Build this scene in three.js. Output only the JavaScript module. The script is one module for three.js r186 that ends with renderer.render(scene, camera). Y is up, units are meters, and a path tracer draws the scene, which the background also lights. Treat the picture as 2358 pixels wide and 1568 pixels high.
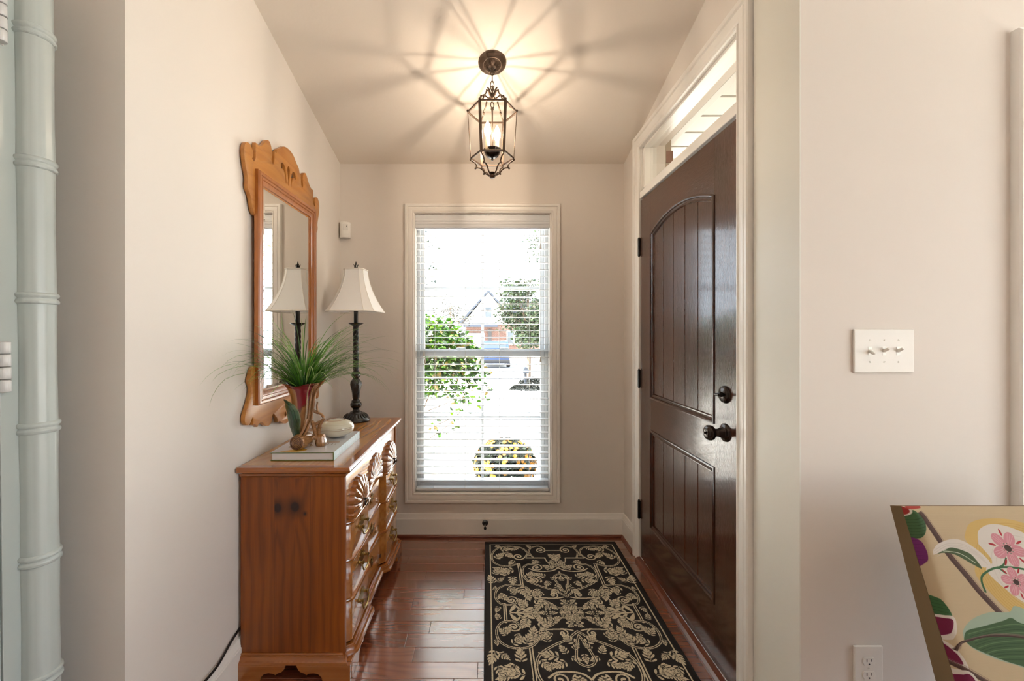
import * as THREE from 'three';
import { mergeGeometries, mergeVertices, toCreasedNormals } from 'three/addons/utils/BufferGeometryUtils.js';
import { RoundedBoxGeometry } from 'three/addons/geometries/RoundedBoxGeometry.js';

// ------------------------------------------------------------------ camera
const scene = new THREE.Scene();
const W = 2358, H = 1568, FOCAL = 960, EYE = 1.315;
const camera = new THREE.PerspectiveCamera(2 * Math.atan(H / 2 / FOCAL) * 180 / Math.PI, W / H, 0.02, 300);
camera.position.set(0, EYE, 0);
camera.lookAt(0, EYE, -1);
camera.setViewOffset(W, H, 59, 16, W, H);           // the photograph's vanishing point lies left of and above its centre
scene.add(camera);
// ------------------------------------------------------------------ sky, sun, exposure
scene.background = new THREE.Color(0.76, 0.885, 1.0);
scene.environment = null;
scene.backgroundIntensity = 2.9;
const sun = new THREE.DirectionalLight(new THREE.Color(1.0, 0.97, 0.92), 25.0);
sun.position.set(-8, 10, -1.2);
sun.target.position.set(0, 0, -4);
sun.castShadow = true;
sun.shadow.mapSize.set(2048, 2048);
Object.assign(sun.shadow.camera, { left: -20, right: 20, top: 20, bottom: -20, near: 0.5, far: 60 });
scene.add(sun, sun.target);
const renderer = new THREE.WebGLRenderer({ antialias: true });
renderer.shadowMap.enabled = true;
renderer.toneMapping = THREE.LinearToneMapping;
renderer.toneMappingExposure = 2.36;
const LAMP_GAIN = 0.27;      // candle bulbs of the lantern
const UNSEEN_CAN_GAIN = 0.12;       // unseen recessed lamps behind the camera, placed to light the hall

// ------------------------------------------------------------------ helpers
function rng(seed) { let s = seed >>> 0; return () => { s = (s + 0x6d2b79f5) >>> 0; let t = Math.imul(s ^ (s >>> 15), 1 | s); t = (t + Math.imul(t ^ (t >>> 7), 61 | t)) ^ t; return ((t ^ (t >>> 14)) >>> 0) / 4294967296; }; }
const V = (x, y, z) => new THREE.Vector3(x, y, z);
const lerp = THREE.MathUtils.lerp, clamp = THREE.MathUtils.clamp, sstep = THREE.MathUtils.smoothstep;
const used = new Map();
function numbered(name) { const n = used.get(name) ?? 0; used.set(name, n + 1); return n ? `${name}_${String(n).padStart(3, '0')}` : name; }
function planarUV(g, axis) {                         // uv in metres; u runs along the grain axis of the piece
  const p = g.attributes.position, n = g.attributes.normal, uv = new Float32Array(p.count * 2), s = g.userData.uvShift ?? [0, 0], A = 'xyz';
  for (let i = 0; i < p.count; i += 3) {
    const a = [0, 0, 0];
    for (let k = 0; k < 3; k++) { a[0] += Math.abs(n.getX(i + k)); a[1] += Math.abs(n.getY(i + k)); a[2] += Math.abs(n.getZ(i + k)); }
    const d = a[0] >= a[1] && a[0] >= a[2] ? 'x' : a[1] >= a[2] ? 'y' : 'z';
    const rest = [...A].filter((c) => c !== d), u = rest.includes(axis) ? axis : rest[0], v = rest.find((c) => c !== u);
    for (let k = 0; k < 3; k++) { uv[(i + k) * 2] = p.getComponent(i + k, A.indexOf(u)) + s[0]; uv[(i + k) * 2 + 1] = p.getComponent(i + k, A.indexOf(v)) + s[1]; }
  }
  g.setAttribute('uv', new THREE.BufferAttribute(uv, 2));
  return g;
}
function flat(g) {                                   // plain triangles with position, normal, uv (and colour) only
  const r = g.index ? g.toNonIndexed() : g;
  for (const k of Object.keys(r.attributes)) if (!['position', 'normal', 'uv', 'color'].includes(k)) r.deleteAttribute(k);
  if (!r.attributes.normal) r.computeVertexNormals();
  if (!r.attributes.uv) r.setAttribute('uv', new THREE.BufferAttribute(new Float32Array(r.attributes.position.count * 2), 2));
  r.userData = g.userData ?? {};
  r.morphAttributes = {};
  return r;
}
function outwards(g) {                               // turn the faces of a closed surface outwards
  const p = g.attributes.position; let vol = 0;
  const a = V(0, 0, 0), b = V(0, 0, 0), c = V(0, 0, 0);
  for (let i = 0; i < p.count; i += 3) { a.fromBufferAttribute(p, i); b.fromBufferAttribute(p, i + 1); c.fromBufferAttribute(p, i + 2); vol += a.dot(b.cross(c)); }
  if (vol < 0) for (const k of Object.keys(g.attributes)) { const at = g.attributes[k], n = at.itemSize; for (let i = 0; i < at.count; i += 3) for (let q = 0; q < n; q++) { const t = at.array[(i + 1) * n + q]; at.array[(i + 1) * n + q] = at.array[(i + 2) * n + q]; at.array[(i + 2) * n + q] = t; } }
  return g;
}
function merge(list) { const l = list.map(flat); if (l.some((g) => g.attributes.color)) for (const g of l) if (!g.attributes.color) g.setAttribute('color', new THREE.BufferAttribute(new Float32Array(g.attributes.position.count * 3).fill(1), 3)); const m = l.length === 1 ? l[0] : mergeGeometries(l); m.userData = list[0].userData ?? {}; return m; }
function creased(g, angle = 0.6) { const u = g.userData; g = flat(g); g.deleteAttribute('uv'); const r = toCreasedNormals(g, angle); r.userData = u ?? {}; return r; }
const moved = (g, x, y, z) => (g.translate(x, y, z), g);
function box(w, h, d, x, y, z, r = 0) { const g = r ? new RoundedBoxGeometry(w, h, d, r > 0.004 ? 3 : 2, Math.min(r, w / 2.01, h / 2.01, d / 2.01)) : new THREE.BoxGeometry(w, h, d); return moved(flat(g), x, y, z); }
const span = (x0, x1, y0, y1, z0, z1, r = 0) => box(Math.abs(x1 - x0), Math.abs(y1 - y0), Math.abs(z1 - z0), (x0 + x1) / 2, (y0 + y1) / 2, (z0 + z1) / 2, r);
const lathe = (pts, seg = 32, angle = 1.0) => creased(new THREE.LatheGeometry(pts.map(([r, y]) => new THREE.Vector2(Math.max(r, 0.00001), y)), seg), angle);
function tube(pts, r, seg = 24, rad = 8, closed = false, taper = null) {
  const c = new THREE.CatmullRomCurve3(pts.map((p) => (p.isVector3 ? p : V(...p))), closed, 'centripetal');
  const g = new THREE.TubeGeometry(c, seg, r, rad, closed);
  if (taper) { const p = g.attributes.position, q = V(0, 0, 0); for (let i = 0; i <= seg; i++) { const o = c.getPointAt(i / seg), k = taper(i / seg); for (let j = 0; j <= rad; j++) { const n = i * (rad + 1) + j; q.fromBufferAttribute(p, n).sub(o).multiplyScalar(k).add(o); p.setXYZ(n, q.x, q.y, q.z); } } g.computeVertexNormals(); }
  if (!closed) { const caps = [0, 1].map((t) => { const s = new THREE.SphereGeometry(r * (taper ? taper(t) : 1), rad, 6); const o = c.getPointAt(t); return moved(s, o.x, o.y, o.z); }); return merge([g, ...caps]); }
  return flat(g);
}
// A moulding: profile points [outward, along N] carried along a path with mitred corners; outward = T x N.
function sweep(profile, path, closed, N, crease = 0.5) {
  const n = path.length, pos = [], tri = (a, b, c) => pos.push(a.x, a.y, a.z, b.x, b.y, b.z, c.x, c.y, c.z);
  const side = (i) => path[(i + 1) % n].clone().sub(path[i]).normalize().cross(N).normalize();
  const rows = path.map((p, i) => {
    const s1 = closed || i > 0 ? side((i - 1 + n) % n) : side(i), s2 = closed || i < n - 1 ? side(i) : s1;
    const m = s1.clone().add(s2).normalize(), k = Math.min(3, 1 / Math.max(0.2, m.dot(s2)));
    return profile.map(([a, b]) => p.clone().addScaledVector(m, a * k).addScaledVector(N, b));
  });
  const P = profile.length;
  for (let i = 0; i < (closed ? n : n - 1); i++) for (let j = 0; j < P; j++) {
    const a = rows[i][j], b = rows[i][(j + 1) % P], c = rows[(i + 1) % n][(j + 1) % P], d = rows[(i + 1) % n][j];
    tri(a, b, c); tri(a, c, d);
  }
  if (!closed) for (const [row, flip] of [[rows[0], 1], [rows[n - 1], 0]]) for (const [a, b, c] of THREE.ShapeUtils.triangulateShape(profile.map((q) => new THREE.Vector2(...q)), [])) flip ? tri(row[a], row[c], row[b]) : tri(row[a], row[b], row[c]);
  const g = new THREE.BufferGeometry().setAttribute('position', new THREE.BufferAttribute(new Float32Array(pos), 3));
  g.computeVertexNormals();
  return creased(outwards(flat(g)), crease);
}
const shapeOf = (pts) => new THREE.Shape(pts.map((p) => new THREE.Vector2(...p)));
function extrude(shape, depth, bevel = 0, seg = 10, bseg = 2) { return flat(new THREE.ExtrudeGeometry(shape, { depth: depth - 2 * bevel, bevelEnabled: bevel > 0, bevelSize: bevel, bevelThickness: bevel, bevelOffset: -bevel, bevelSegments: bseg, curveSegments: seg }).translate(0, 0, bevel)); }
// a shape drawn in (z, y) and given thickness along x: x0 .. x0 + depth
function extrudeX(shape, x0, depth, bevel = 0, seg = 10) { const g = extrude(shape, depth, bevel, seg); const m = new THREE.Matrix4().set(0, 0, 1, x0, 0, 1, 0, 0, 1, 0, 0, 0, 0, 0, 0, 1); g.applyMatrix4(m); const n = g.attributes.normal; for (let i = 0; i < n.count; i++) n.setXYZ(i, n.getX(i), n.getY(i), n.getZ(i)); return outwards(g); }
// a shape drawn in (x, -z) and given height along y
function extrudeY(shape, y0, h, bevel = 0, seg = 10) { return extrude(shape, h, bevel, seg).rotateX(-Math.PI / 2).translate(0, y0, 0); }
function spline(pts, n = 60, closed = false) { return new THREE.SplineCurve((closed ? [...pts, pts[0]] : pts).map((p) => new THREE.Vector2(...p))).getPoints(n).map((p) => [p.x, p.y]); }
function grid(nu, nv, fn, color) {                   // a parametric sheet
  const pos = [], col = [], uv = [], idx = [];
  for (let j = 0; j <= nv; j++) for (let i = 0; i <= nu; i++) { const u = i / nu, v = j / nv, p = fn(u, v); pos.push(p[0], p[1], p[2]); uv.push(u, v); if (color) col.push(...color(u, v)); }
  for (let j = 0; j < nv; j++) for (let i = 0; i < nu; i++) { const a = j * (nu + 1) + i, b = a + 1, c = a + nu + 1, d = c + 1; idx.push(a, b, d, a, d, c); }
  const g = new THREE.BufferGeometry();
  g.setAttribute('position', new THREE.BufferAttribute(new Float32Array(pos), 3));
  g.setAttribute('uv', new THREE.BufferAttribute(new Float32Array(uv), 2));
  if (color) g.setAttribute('color', new THREE.BufferAttribute(new Float32Array(col), 3));
  g.setIndex(idx); g.computeVertexNormals();
  const r = flat(g); r.userData = { ownUV: true }; return r;
}
// ---- objects
function put(o, geo, mat) {
  let g = flat(geo);
  if (!g.userData.ownUV && mat.userData.textured) planarUV(g, g.userData.grain ?? mat.userData.grain ?? 'x');
  o.geometry = g; o.material = mat; o.castShadow = o.receiveShadow = true;
  return o;
}
function tag(o, label, category, group, kind) { if (label) o.userData.label = label; if (category) o.userData.category = category; if (group) o.userData.group = group; if (kind) o.userData.kind = kind; return o; }
const bases = new Map();                             // where each thing or part stands, so that shapes may be written in room coordinates
function thing(name, label, category, pos = [0, 0, 0], group) { const o = new THREE.Group(); o.name = numbered(name); o.position.set(...pos); bases.set(o, V(...pos)); scene.add(o); return tag(o, label, category, group); }
function part(name, geo, mat, parent, label) {       // geometry in room coordinates
  const b = bases.get(parent) ?? V(0, 0, 0), g = geo.clone(); g.userData = geo.userData ?? {};
  const o = put(new THREE.Mesh(), g, mat);
  o.geometry = o.geometry.clone(); o.geometry.translate(-b.x, -b.y, -b.z);
  o.name = name; bases.set(o, b); parent.add(o);
  if (label) o.userData.label = label;
  return o;
}
function struct(name, geo, mat, label, category) { const o = put(new THREE.Mesh(), geo, mat); o.name = numbered(name); scene.add(o); return tag(o, label, category, null, 'structure'); }
function structGroup(name, label, category) { const o = new THREE.Group(); o.name = numbered(name); scene.add(o); return tag(o, label, category, null, 'structure'); }
function single(name, geo, mat, label, category, group) { const o = put(new THREE.Mesh(), geo, mat); o.name = numbered(name); scene.add(o); return tag(o, label, category, group); }

// ------------------------------------------------------------------ textures
const HASH = new Float32Array(65536); { const r = rng(77); for (let i = 0; i < 65536; i++) HASH[i] = r(); }
function pn(x, y, px, py) {                          // value noise with periods px, py
  const xi = Math.floor(x), yi = Math.floor(y), fx = x - xi, fy = y - yi, u = fx * fx * (3 - 2 * fx), v = fy * fy * (3 - 2 * fy);
  const h = (a, b) => HASH[((((a % px) + px) % px) * 131 + (((b % py) + py) % py) * 1733) & 65535];
  return lerp(lerp(h(xi, yi), h(xi + 1, yi), u), lerp(h(xi, yi + 1), h(xi + 1, yi + 1), u), v);
}
function fbm(u, v, fx, fy, oct = 4) { let s = 0, a = 0.5, t = 0; for (let i = 0; i < oct; i++) { s += a * pn(u * fx, v * fy, fx, fy); t += a; a *= 0.5; fx *= 2; fy *= 2; } return s / t; }
function tex(w, h, fn, srgb = true, rep = [1, 1]) {
  const d = new Uint8Array(w * h * 4);
  for (let y = 0; y < h; y++) for (let x = 0; x < w; x++) { const c = fn(x / w, y / h), i = (y * w + x) * 4; d[i] = clamp(c[0], 0, 255); d[i + 1] = clamp(c[1] ?? c[0], 0, 255); d[i + 2] = clamp(c[2] ?? c[0], 0, 255); d[i + 3] = 255; }
  const t = new THREE.DataTexture(d, w, h); finish(t, srgb, rep); return t;
}
function finish(t, srgb, rep) { t.wrapS = t.wrapT = THREE.RepeatWrapping; t.magFilter = THREE.LinearFilter; t.minFilter = THREE.LinearMipmapLinearFilter; t.generateMipmaps = true; if (srgb) t.colorSpace = THREE.SRGBColorSpace; t.repeat.set(...rep); t.needsUpdate = true; return t; }
function again(t, rep, off) { const c = t.clone(); c.repeat.set(...rep); if (off) c.offset.set(...off); c.needsUpdate = true; return c; }
const mixc = (a, b, t) => [lerp(a[0], b[0], t), lerp(a[1], b[1], t), lerp(a[2], b[2], t)];
function woodTex(w, h, lenM, widM, light, dark, o = {}) {      // grain along u
  const rings = o.rings ?? 14, warp = o.warp ?? 1.6, fine = o.fine ?? 0.5;
  return tex(w, h, (u, v) => {
    const big = fbm(u, v, 2, 4, 3), q = v * rings + warp * (fbm(u, v, o.wu ?? 2, 5, 3) - 0.5) * rings * 0.35;
    const ring = 0.5 + 0.5 * Math.sin(q * 6.283), f = fbm(u, v, o.fu ?? 8, 180, 3), pore = fbm(u, v, o.pu ?? 24, 260, 2);
    let t = (o.ringAmt ?? 0.35) * Math.pow(ring, 2.2) + fine * (f - 0.5) + (o.big ?? 0.5) * (big - 0.5) + 0.3;
    if (pore > 0.66) t += (o.pore ?? 0.25) * (pore - 0.66) * 3;
    let c = mixc(light, dark, clamp(t, 0, 1));
    for (const [ku, kv, kr] of o.knots ?? []) { const du = (u - ku) * lenM, dv = (v - kv) * widM, r = Math.hypot(du * 0.75, dv) / kr; if (r < 3) c = mixc(c, o.knotColor ?? [48, 20, 8], r < 1 ? 0.92 - 0.12 * Math.sin(r * 14) : Math.pow(1 - (r - 1) / 2, 3) * (0.42 + 0.3 * Math.sin(r * 9))); }
    return c;
  }, true, [1 / lenM, 1 / widM]);
}
function mat(o, extra = {}) { const m = new THREE.MeshPhysicalMaterial(o); m.userData.textured = !!(o.map || o.bumpMap || o.roughnessMap || o.normalMap); Object.assign(m.userData, extra); return m; }
const lin = (r, g, b) => new THREE.Color().setRGB(r, g, b);
const srgb = (r, g, b) => new THREE.Color().setRGB(r / 255, g / 255, b / 255, THREE.SRGBColorSpace);

const orangePeel = tex(256, 256, (u, v) => { const n = fbm(u, v, 24, 24, 3); return [n * 255]; }, false, [1 / 0.35, 1 / 0.35]);
const M = {};
M.wall = mat({ color: srgb(230, 222, 213), roughness: 0.72, bumpMap: orangePeel, bumpScale: 0.0002 });
M.ceil = mat({ color: srgb(241, 232, 220), roughness: 0.9, bumpMap: again(orangePeel, [4, 4]), bumpScale: 0.0003 });
M.trim = mat({ color: srgb(243, 239, 232), roughness: 0.32 });
M.trimBump = M.trim;
M.blind = mat({ color: srgb(228, 230, 232), roughness: 0.38 });
M.vinyl = mat({ color: srgb(226, 229, 231), roughness: 0.4 });
M.cordWhite = mat({ color: srgb(228, 226, 220), roughness: 0.8 });
M.pane = mat({ color: 0xffffff, roughness: 0.0, transmission: 1, thickness: 0, ior: 1.5 });
// floor
const oak = woodTex(1024, 512, 1.4, 0.6, [150, 88, 58], [104, 54, 33], { rings: 7, warp: 3.4, fine: 0.34, big: 0.9, ringAmt: 0.3, pore: 0.12 });
const oakRough = tex(512, 256, (u, v) => [70 + 45 * fbm(u, v, 6, 30, 3)], false, [1 / 1.4, 1 / 0.6]);
M.plank = [[1, 1, 1], [0.86, 0.82, 0.8], [1.1, 1.04, 1.0], [0.94, 0.95, 0.97]].map(([r, g, b]) => mat({ color: lin(r, g, b), map: oak, roughness: 0.2, clearcoat: 1, clearcoatRoughness: 0.1, bumpMap: again(oakRough, [1 / 1.4, 1 / 0.6]), bumpScale: 0.00002, ior: 2.3 }, { grain: 'x' }));
M.subfloor = mat({ color: srgb(40, 22, 14), roughness: 0.8 });
M.shoe = mat({ color: lin(0.62, 0.5, 0.46), map: oak, roughness: 0.3, clearcoat: 0.6, clearcoatRoughness: 0.2 }, { grain: 'x' });
// pine of dresser and mirror
const pineSide = woodTex(1024, 512, 1.0, 0.46, [165, 88, 36], [112, 50, 16], { rings: 5, warp: 2.2, fine: 0.35, big: 0.45, ringAmt: 0.3, pu: 40, pore: 0.15,
  knots: [] });
const pine = woodTex(1024, 512, 1.2, 0.5, [202, 146, 80], [160, 98, 40], { rings: 8, warp: 2.4, fine: 0.26, big: 0.45, ringAmt: 0.26, pore: 0.03, knots: [[0.18, 0.3, 0.008], [0.71, 0.74, 0.007]], knotColor: [80, 40, 20] });
M.pineY = mat({ map: pine, roughness: 0.3, clearcoat: 0.5, clearcoatRoughness: 0.18 }, { grain: 'y' });
M.pineZ = mat({ map: pine, roughness: 0.26, clearcoat: 0.7, clearcoatRoughness: 0.14 }, { grain: 'z' });
M.pineX = mat({ map: pine, roughness: 0.3, clearcoat: 0.5, clearcoatRoughness: 0.18 }, { grain: 'x' });
M.pineRed = mat({ color: lin(0.66, 0.45, 0.28), map: pine, roughness: 0.24, clearcoat: 0.9, clearcoatRoughness: 0.13 }, { grain: 'x' });
M.frameWood = mat({ color: lin(0.8, 0.58, 0.4), map: pine, roughness: 0.32, clearcoat: 0.6, clearcoatRoughness: 0.15 }, { grain: 'y' });
M.crestWood = mat({ color: lin(0.95, 0.86, 0.64), map: pine, roughness: 0.38, clearcoat: 0.25, clearcoatRoughness: 0.3 }, { grain: 'z' });
M.mirror = mat({ color: lin(0.9, 0.92, 0.91), metalness: 1, roughness: 0.0 });
M.brass = mat({ color: srgb(150, 124, 70), metalness: 1, roughness: 0.28 });
// dark door
const mahog = woodTex(1024, 512, 1.1, 0.5, [88, 48, 28], [36, 17, 9], { rings: 5, warp: 1.6, fine: 0.8, big: 0.4, ringAmt: 0.18, fu: 10, pu: 40, pore: 0.7 });
const mahogBump = tex(1024, 512, (u, v) => { const p = fbm(u, v, 34, 170, 3); return [255 * clamp(0.5 + (p - 0.5) * 1.6, 0, 1)]; }, false, [1 / 0.55, 1 / 0.25]);
M.doorY = mat({ map: mahog, roughness: 0.24, bumpMap: mahogBump, bumpScale: 0.0004, clearcoat: 0.6, clearcoatRoughness: 0.12, ior: 1.45 }, { grain: 'y' });
M.doorZ = mat({ map: mahog, roughness: 0.24, bumpMap: mahogBump, bumpScale: 0.0004, clearcoat: 0.6, clearcoatRoughness: 0.12, ior: 1.45 }, { grain: 'z' });
M.doorPlain = mat({ map: mahog, color: lin(0.8, 0.75, 0.72), roughness: 0.22, clearcoat: 0.4, clearcoatRoughness: 0.15 }, { grain: 'y' });
M.blackMetal = mat({ color: lin(0.02, 0.019, 0.018), metalness: 0.35, roughness: 0.24, clearcoat: 0.5, clearcoatRoughness: 0.15 });
M.bronze = mat({ color: lin(0.05, 0.04, 0.035), metalness: 0.85, roughness: 0.24 });
M.lanternMetal = mat({ color: lin(0.13, 0.09, 0.065), metalness: 0.8, roughness: 0.4 });
M.sleeve = mat({ color: srgb(150, 132, 104), metalness: 0.2, roughness: 0.5 });
M.bulb = mat({ color: lin(1, 0.9, 0.75), emissive: lin(1.0, 0.72, 0.4), emissiveIntensity: 9, roughness: 0.4 });
M.plastic = mat({ color: srgb(238, 234, 226), roughness: 0.35 });
M.plasticDark = mat({ color: srgb(60, 56, 52), roughness: 0.5 });
M.screw = mat({ color: srgb(214, 210, 200), roughness: 0.35, metalness: 0.2 });
M.cable = mat({ color: lin(0.012, 0.01, 0.009), roughness: 0.45 });

// ------------------------------------------------------------------ the room
const XL = -0.949, XR = 0.893, ZB = -2.704, ZL = -1.095, ZRr = -1.187, CB = 2.416, CS = 0.257, CTOP = 2.83;
const ceilAt = (z) => Math.min(CTOP, CB + CS * (z - ZB));
// floor: boards across the hall
{
  const floor = struct('floor', span(-3.75, 3.75, -0.16, -0.017, -2.86, 4.35), M.subfloor, 'glossy reddish brown hardwood floor of boards laid across the entry hall', 'floor');
  const r = rng(11), cache = new Map();
  let n = 0;
  const rowW = 0.0795;
  const board = (x0, x1, z0, z1) => {
    const w = +(x1 - x0).toFixed(3), g = box(w - 0.0008, 0.0168, z0 - z1 - 0.0008, 0, 0, 0, 0.0012);
    g.userData = { uvShift: [r() * 1.4, r() * 0.6], grain: 'x' };
    const cx = (x0 + x1) / 2, cz = (z0 + z1) / 2;
    const o = put(new THREE.Mesh(), g, M.plank[Math.floor(r() * 4)]);
    o.position.set(cx, -0.0084 - r() * 0.0002, cz); o.name = n++ ? `plank_${String(n - 1).padStart(3, '0')}` : 'plank'; floor.add(o);
  };
  for (let k = 0; ; k++) {
    const z1 = -2.702 + k * rowW, z0 = z1 + rowW; if (z0 > 0.3) break;
    const left = z0 < -1.1 ? XL : -2.0, right = z0 < -1.19 ? 1.05 : 2.2;
    const cuts = [left]; let x = left + 0.25 + r() * 0.9;
    while (x < right - 0.2) { cuts.push(x); x += 0.5 + r() * 0.75; }
    cuts.push(right);
    for (let i = 0; i < cuts.length - 1; i++) board(cuts[i], cuts[i + 1], z0, z1);
  }
  const rest = [];
  for (let k = 0; k < 50; k++) { const z1 = 0.325 + k * rowW; if (z1 + rowW > 4.2) break; rest.push(box(7.3, 0.0168, rowW - 0.001, 0, -0.0085, z1 + rowW / 2)); }
  for (let k = 0; k < 19; k++) { const z1 = -1.19 + k * rowW; if (z1 + rowW > 0.33) break; if (z1 > -1.09) rest.push(span(-3.6, -2.001, -0.0169, -0.0001, z1, z1 + rowW - 0.001)); rest.push(span(2.201, 3.6, -0.0169, -0.0001, z1, z1 + rowW - 0.001)); }
  const rg = merge(rest); rg.userData = { grain: 'x' };
  const ro = put(new THREE.Mesh(), rg, M.plank[0]); ro.name = 'plank_rows'; ro.userData.kind = 'stuff'; floor.add(ro);
}
// window opening in the back wall
const WX0 = -0.468, WX1 = 0.417, WY0 = 0.281, WY1 = 2.094;
{
  const s = shapeOf([[-1.25, -0.15], [1.2, -0.15], [1.2, 2.55], [-1.25, 2.55]]);
  s.holes.push(new THREE.Path([[WX0, WY0], [WX0, WY1], [WX1, WY1], [WX1, WY0]].map((p) => new THREE.Vector2(...p))));
  struct('wall_back', extrude(s, 0.15).translate(0, 0, ZB - 0.15), M.wall, 'warm beige end wall of the entry hall around the window', 'wall');
}
{ // left wall of the hall and the short wall that turns off it
  const s = shapeOf([[ZB - 0.02, -0.15], [ZL, -0.15], [ZL, ceilAt(ZL) + 0.05], [ZB - 0.02, CB + 0.05]]);
  struct('wall_left', extrudeX(s, XL - 0.15, 0.15, 0.0), M.wall, 'long plain beige wall on the left with the carved mirror', 'wall');
  struct('wall_left_return', span(-3.6, XL - 0.15, -0.15, CTOP + 0.05, ZL - 0.15, ZL), M.wall, 'shaded beige wall strip beside the pale green cabinet', 'wall');
}
// door wall on the right
const DZ0 = -2.413, DZ1 = -1.472, DHEAD = 2.392;      // rough opening: door with transom
{
  const s = shapeOf([[ZB - 0.02, -0.15], [ZRr, -0.15], [ZRr, ceilAt(ZRr) + 0.05], [ZB - 0.02, CB + 0.05]]);
  s.holes.push(new THREE.Path([[DZ0 - 0.02, -0.12], [DZ0 - 0.02, DHEAD + 0.02], [DZ1 + 0.02, DHEAD + 0.02], [DZ1 + 0.02, -0.12]].map((p) => new THREE.Vector2(...p))));
  struct('wall_right', extrudeX(s, XR, 0.15), M.wall, 'beige wall on the right that holds the dark front door', 'wall');
  struct('wall_right_return', span(XR + 0.15, 3.6, -0.15, CTOP + 0.05, ZRr - 0.15, ZRr), M.wall, 'wide beige wall on the far right with the light switches', 'wall');
}
{ // sloped hall ceiling, flat living room ceiling
  const s = shapeOf([[ZB - 0.15, CB - 0.15 * CS], [ZL - 0.001, ceilAt(ZL)], [ZL - 0.001, ceilAt(ZL) + 0.14], [ZB - 0.15, CB + 0.12]]);
  struct('ceiling', extrudeX(s, XL - 0.15, XR - XL + 0.3), M.ceil, 'cream sloping ceiling above the entry hall with lantern shadows', 'ceiling');
  struct('ceiling', span(-3.75, 3.75, CTOP, CTOP + 0.15, ZL, 4.35), M.ceil, 'flat cream ceiling of the living room', 'ceiling');
  const ws = shapeOf([[-1.3, -0.15], [4.35, -0.15], [4.35, CTOP + 0.1], [-1.3, CTOP + 0.1]]), WW = [0.75].map((z) => [z, z + 1.3]);  // west window is out of view, placed to light the door wall
  for (const [a, b] of WW) ws.holes.push(new THREE.Path([[a, 0.3], [a, 2.45], [b, 2.45], [b, 0.3]].map((p) => new THREE.Vector2(...p))));
  struct('wall_west', extrudeX(ws, -3.75, 0.15), M.wall, 'unseen beige side wall of the living room with a single tall window', 'wall');
  WW.forEach(([a, b]) => {
    const g = structGroup('window', 'unseen tall white window in the west wall, placed to light the door wall', 'window');
    part('window_frame', merge([span(-3.72, -3.64, 0.3, 0.37, a, b), span(-3.72, -3.64, 2.38, 2.45, a, b), span(-3.72, -3.64, 0.37, 2.38, a, a + 0.06), span(-3.72, -3.64, 0.37, 2.38, b - 0.06, b), span(-3.71, -3.65, 1.34, 1.4, a + 0.06, b - 0.06)]), M.trim, g);
    part('pane', merge([span(-3.6804, -3.68, 0.37, 1.34, a + 0.06, b - 0.06), span(-3.6804, -3.68, 1.4, 2.38, a + 0.06, b - 0.06)]), M.pane, g);
  });
  const e = shapeOf([[-1.4, -0.15], [4.35, -0.15], [4.35, CTOP + 0.1], [-1.4, CTOP + 0.1]]), EW = [-0.75, 1.05].map((z) => [z, z + 1.3]);  // east windows are out of view, placed to light the left hall wall
  for (const [a, b] of EW) e.holes.push(new THREE.Path([[a, 0.3], [a, 2.45], [b, 2.45], [b, 0.3]].map((p) => new THREE.Vector2(...p))));
  struct('wall_east', extrudeX(e, 3.6, 0.15), M.wall, 'unseen beige side wall of the living room with a pair of tall windows', 'wall');
  EW.forEach(([a, b], i) => {
    const g = structGroup('window', ['first', 'second'][i] + ' tall white window out of view, placed to light the left wall', 'window'), m = (a + b) / 2;
    part('window_frame', merge([span(3.64, 3.72, 0.3, 0.37, a, b), span(3.64, 3.72, 2.38, 2.45, a, b), span(3.64, 3.72, 0.37, 2.38, a, a + 0.06), span(3.64, 3.72, 0.37, 2.38, b - 0.06, b), span(3.65, 3.71, 1.34, 1.4, a + 0.06, b - 0.06)]), M.trim, g);
    part('pane', merge([span(3.68, 3.6804, 0.37, 1.34, a + 0.06, b - 0.06), span(3.68, 3.6804, 1.4, 2.38, a + 0.06, b - 0.06)]), M.pane, g);
  });
  struct('unseen_wall_rear', span(-3.6, 3.6, -0.15, CTOP, 4.2, 4.35), mat({ color: srgb(128, 116, 104), roughness: 0.8 }), 'unseen living room wall behind the camera, toned dark taupe to dim its bounce', 'wall');  // unseen wall, kept dark to cut bounce onto the walls opposite
}
// baseboards, shoe mould, casings
const BASE = [[0, 0.002], [0.016, 0.002], [0.016, 0.118], [0.0135, 0.12], [0.0135, 0.127], [0.011, 0.131], [0.008, 0.144], [0.0055, 0.15], [0, 0.152]];
const SHOE = [[0, 0], [0.013, 0], [0.0125, 0.008], [0.009, 0.015], [0.004, 0.0185], [0, 0.019]];
const UP = V(0, 1, 0);
struct('baseboard_back', sweep(BASE, [V(XR, 0, ZB), V(XL, 0, ZB)].reverse(), false, UP), M.trim, 'white moulded baseboard below the window', 'baseboard');
struct('baseboard_left', sweep(BASE, [V(XL, 0, ZL + 0.0), V(XL, 0, ZB + 0.016)], false, UP), M.trim, 'white moulded baseboard along the left wall behind the chest', 'baseboard');
struct('baseboard_right', sweep(BASE, [V(XR, 0, ZB + 0.016), V(XR, 0, -2.495)], false, UP), M.trim, 'short white baseboard between the corner and the door casing', 'baseboard');
struct('baseboard_living', sweep(BASE, [V(1.06, 0, ZRr), V(1.45, 0, ZRr)], false, UP), M.trim, 'white baseboard below the light switches', 'baseboard');
struct('baseboard_living_left', sweep(BASE, [V(-3.55, 0, ZL), V(XL, 0, ZL)], false, UP), M.trim, 'white baseboard behind the pale green cabinet', 'baseboard');
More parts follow.
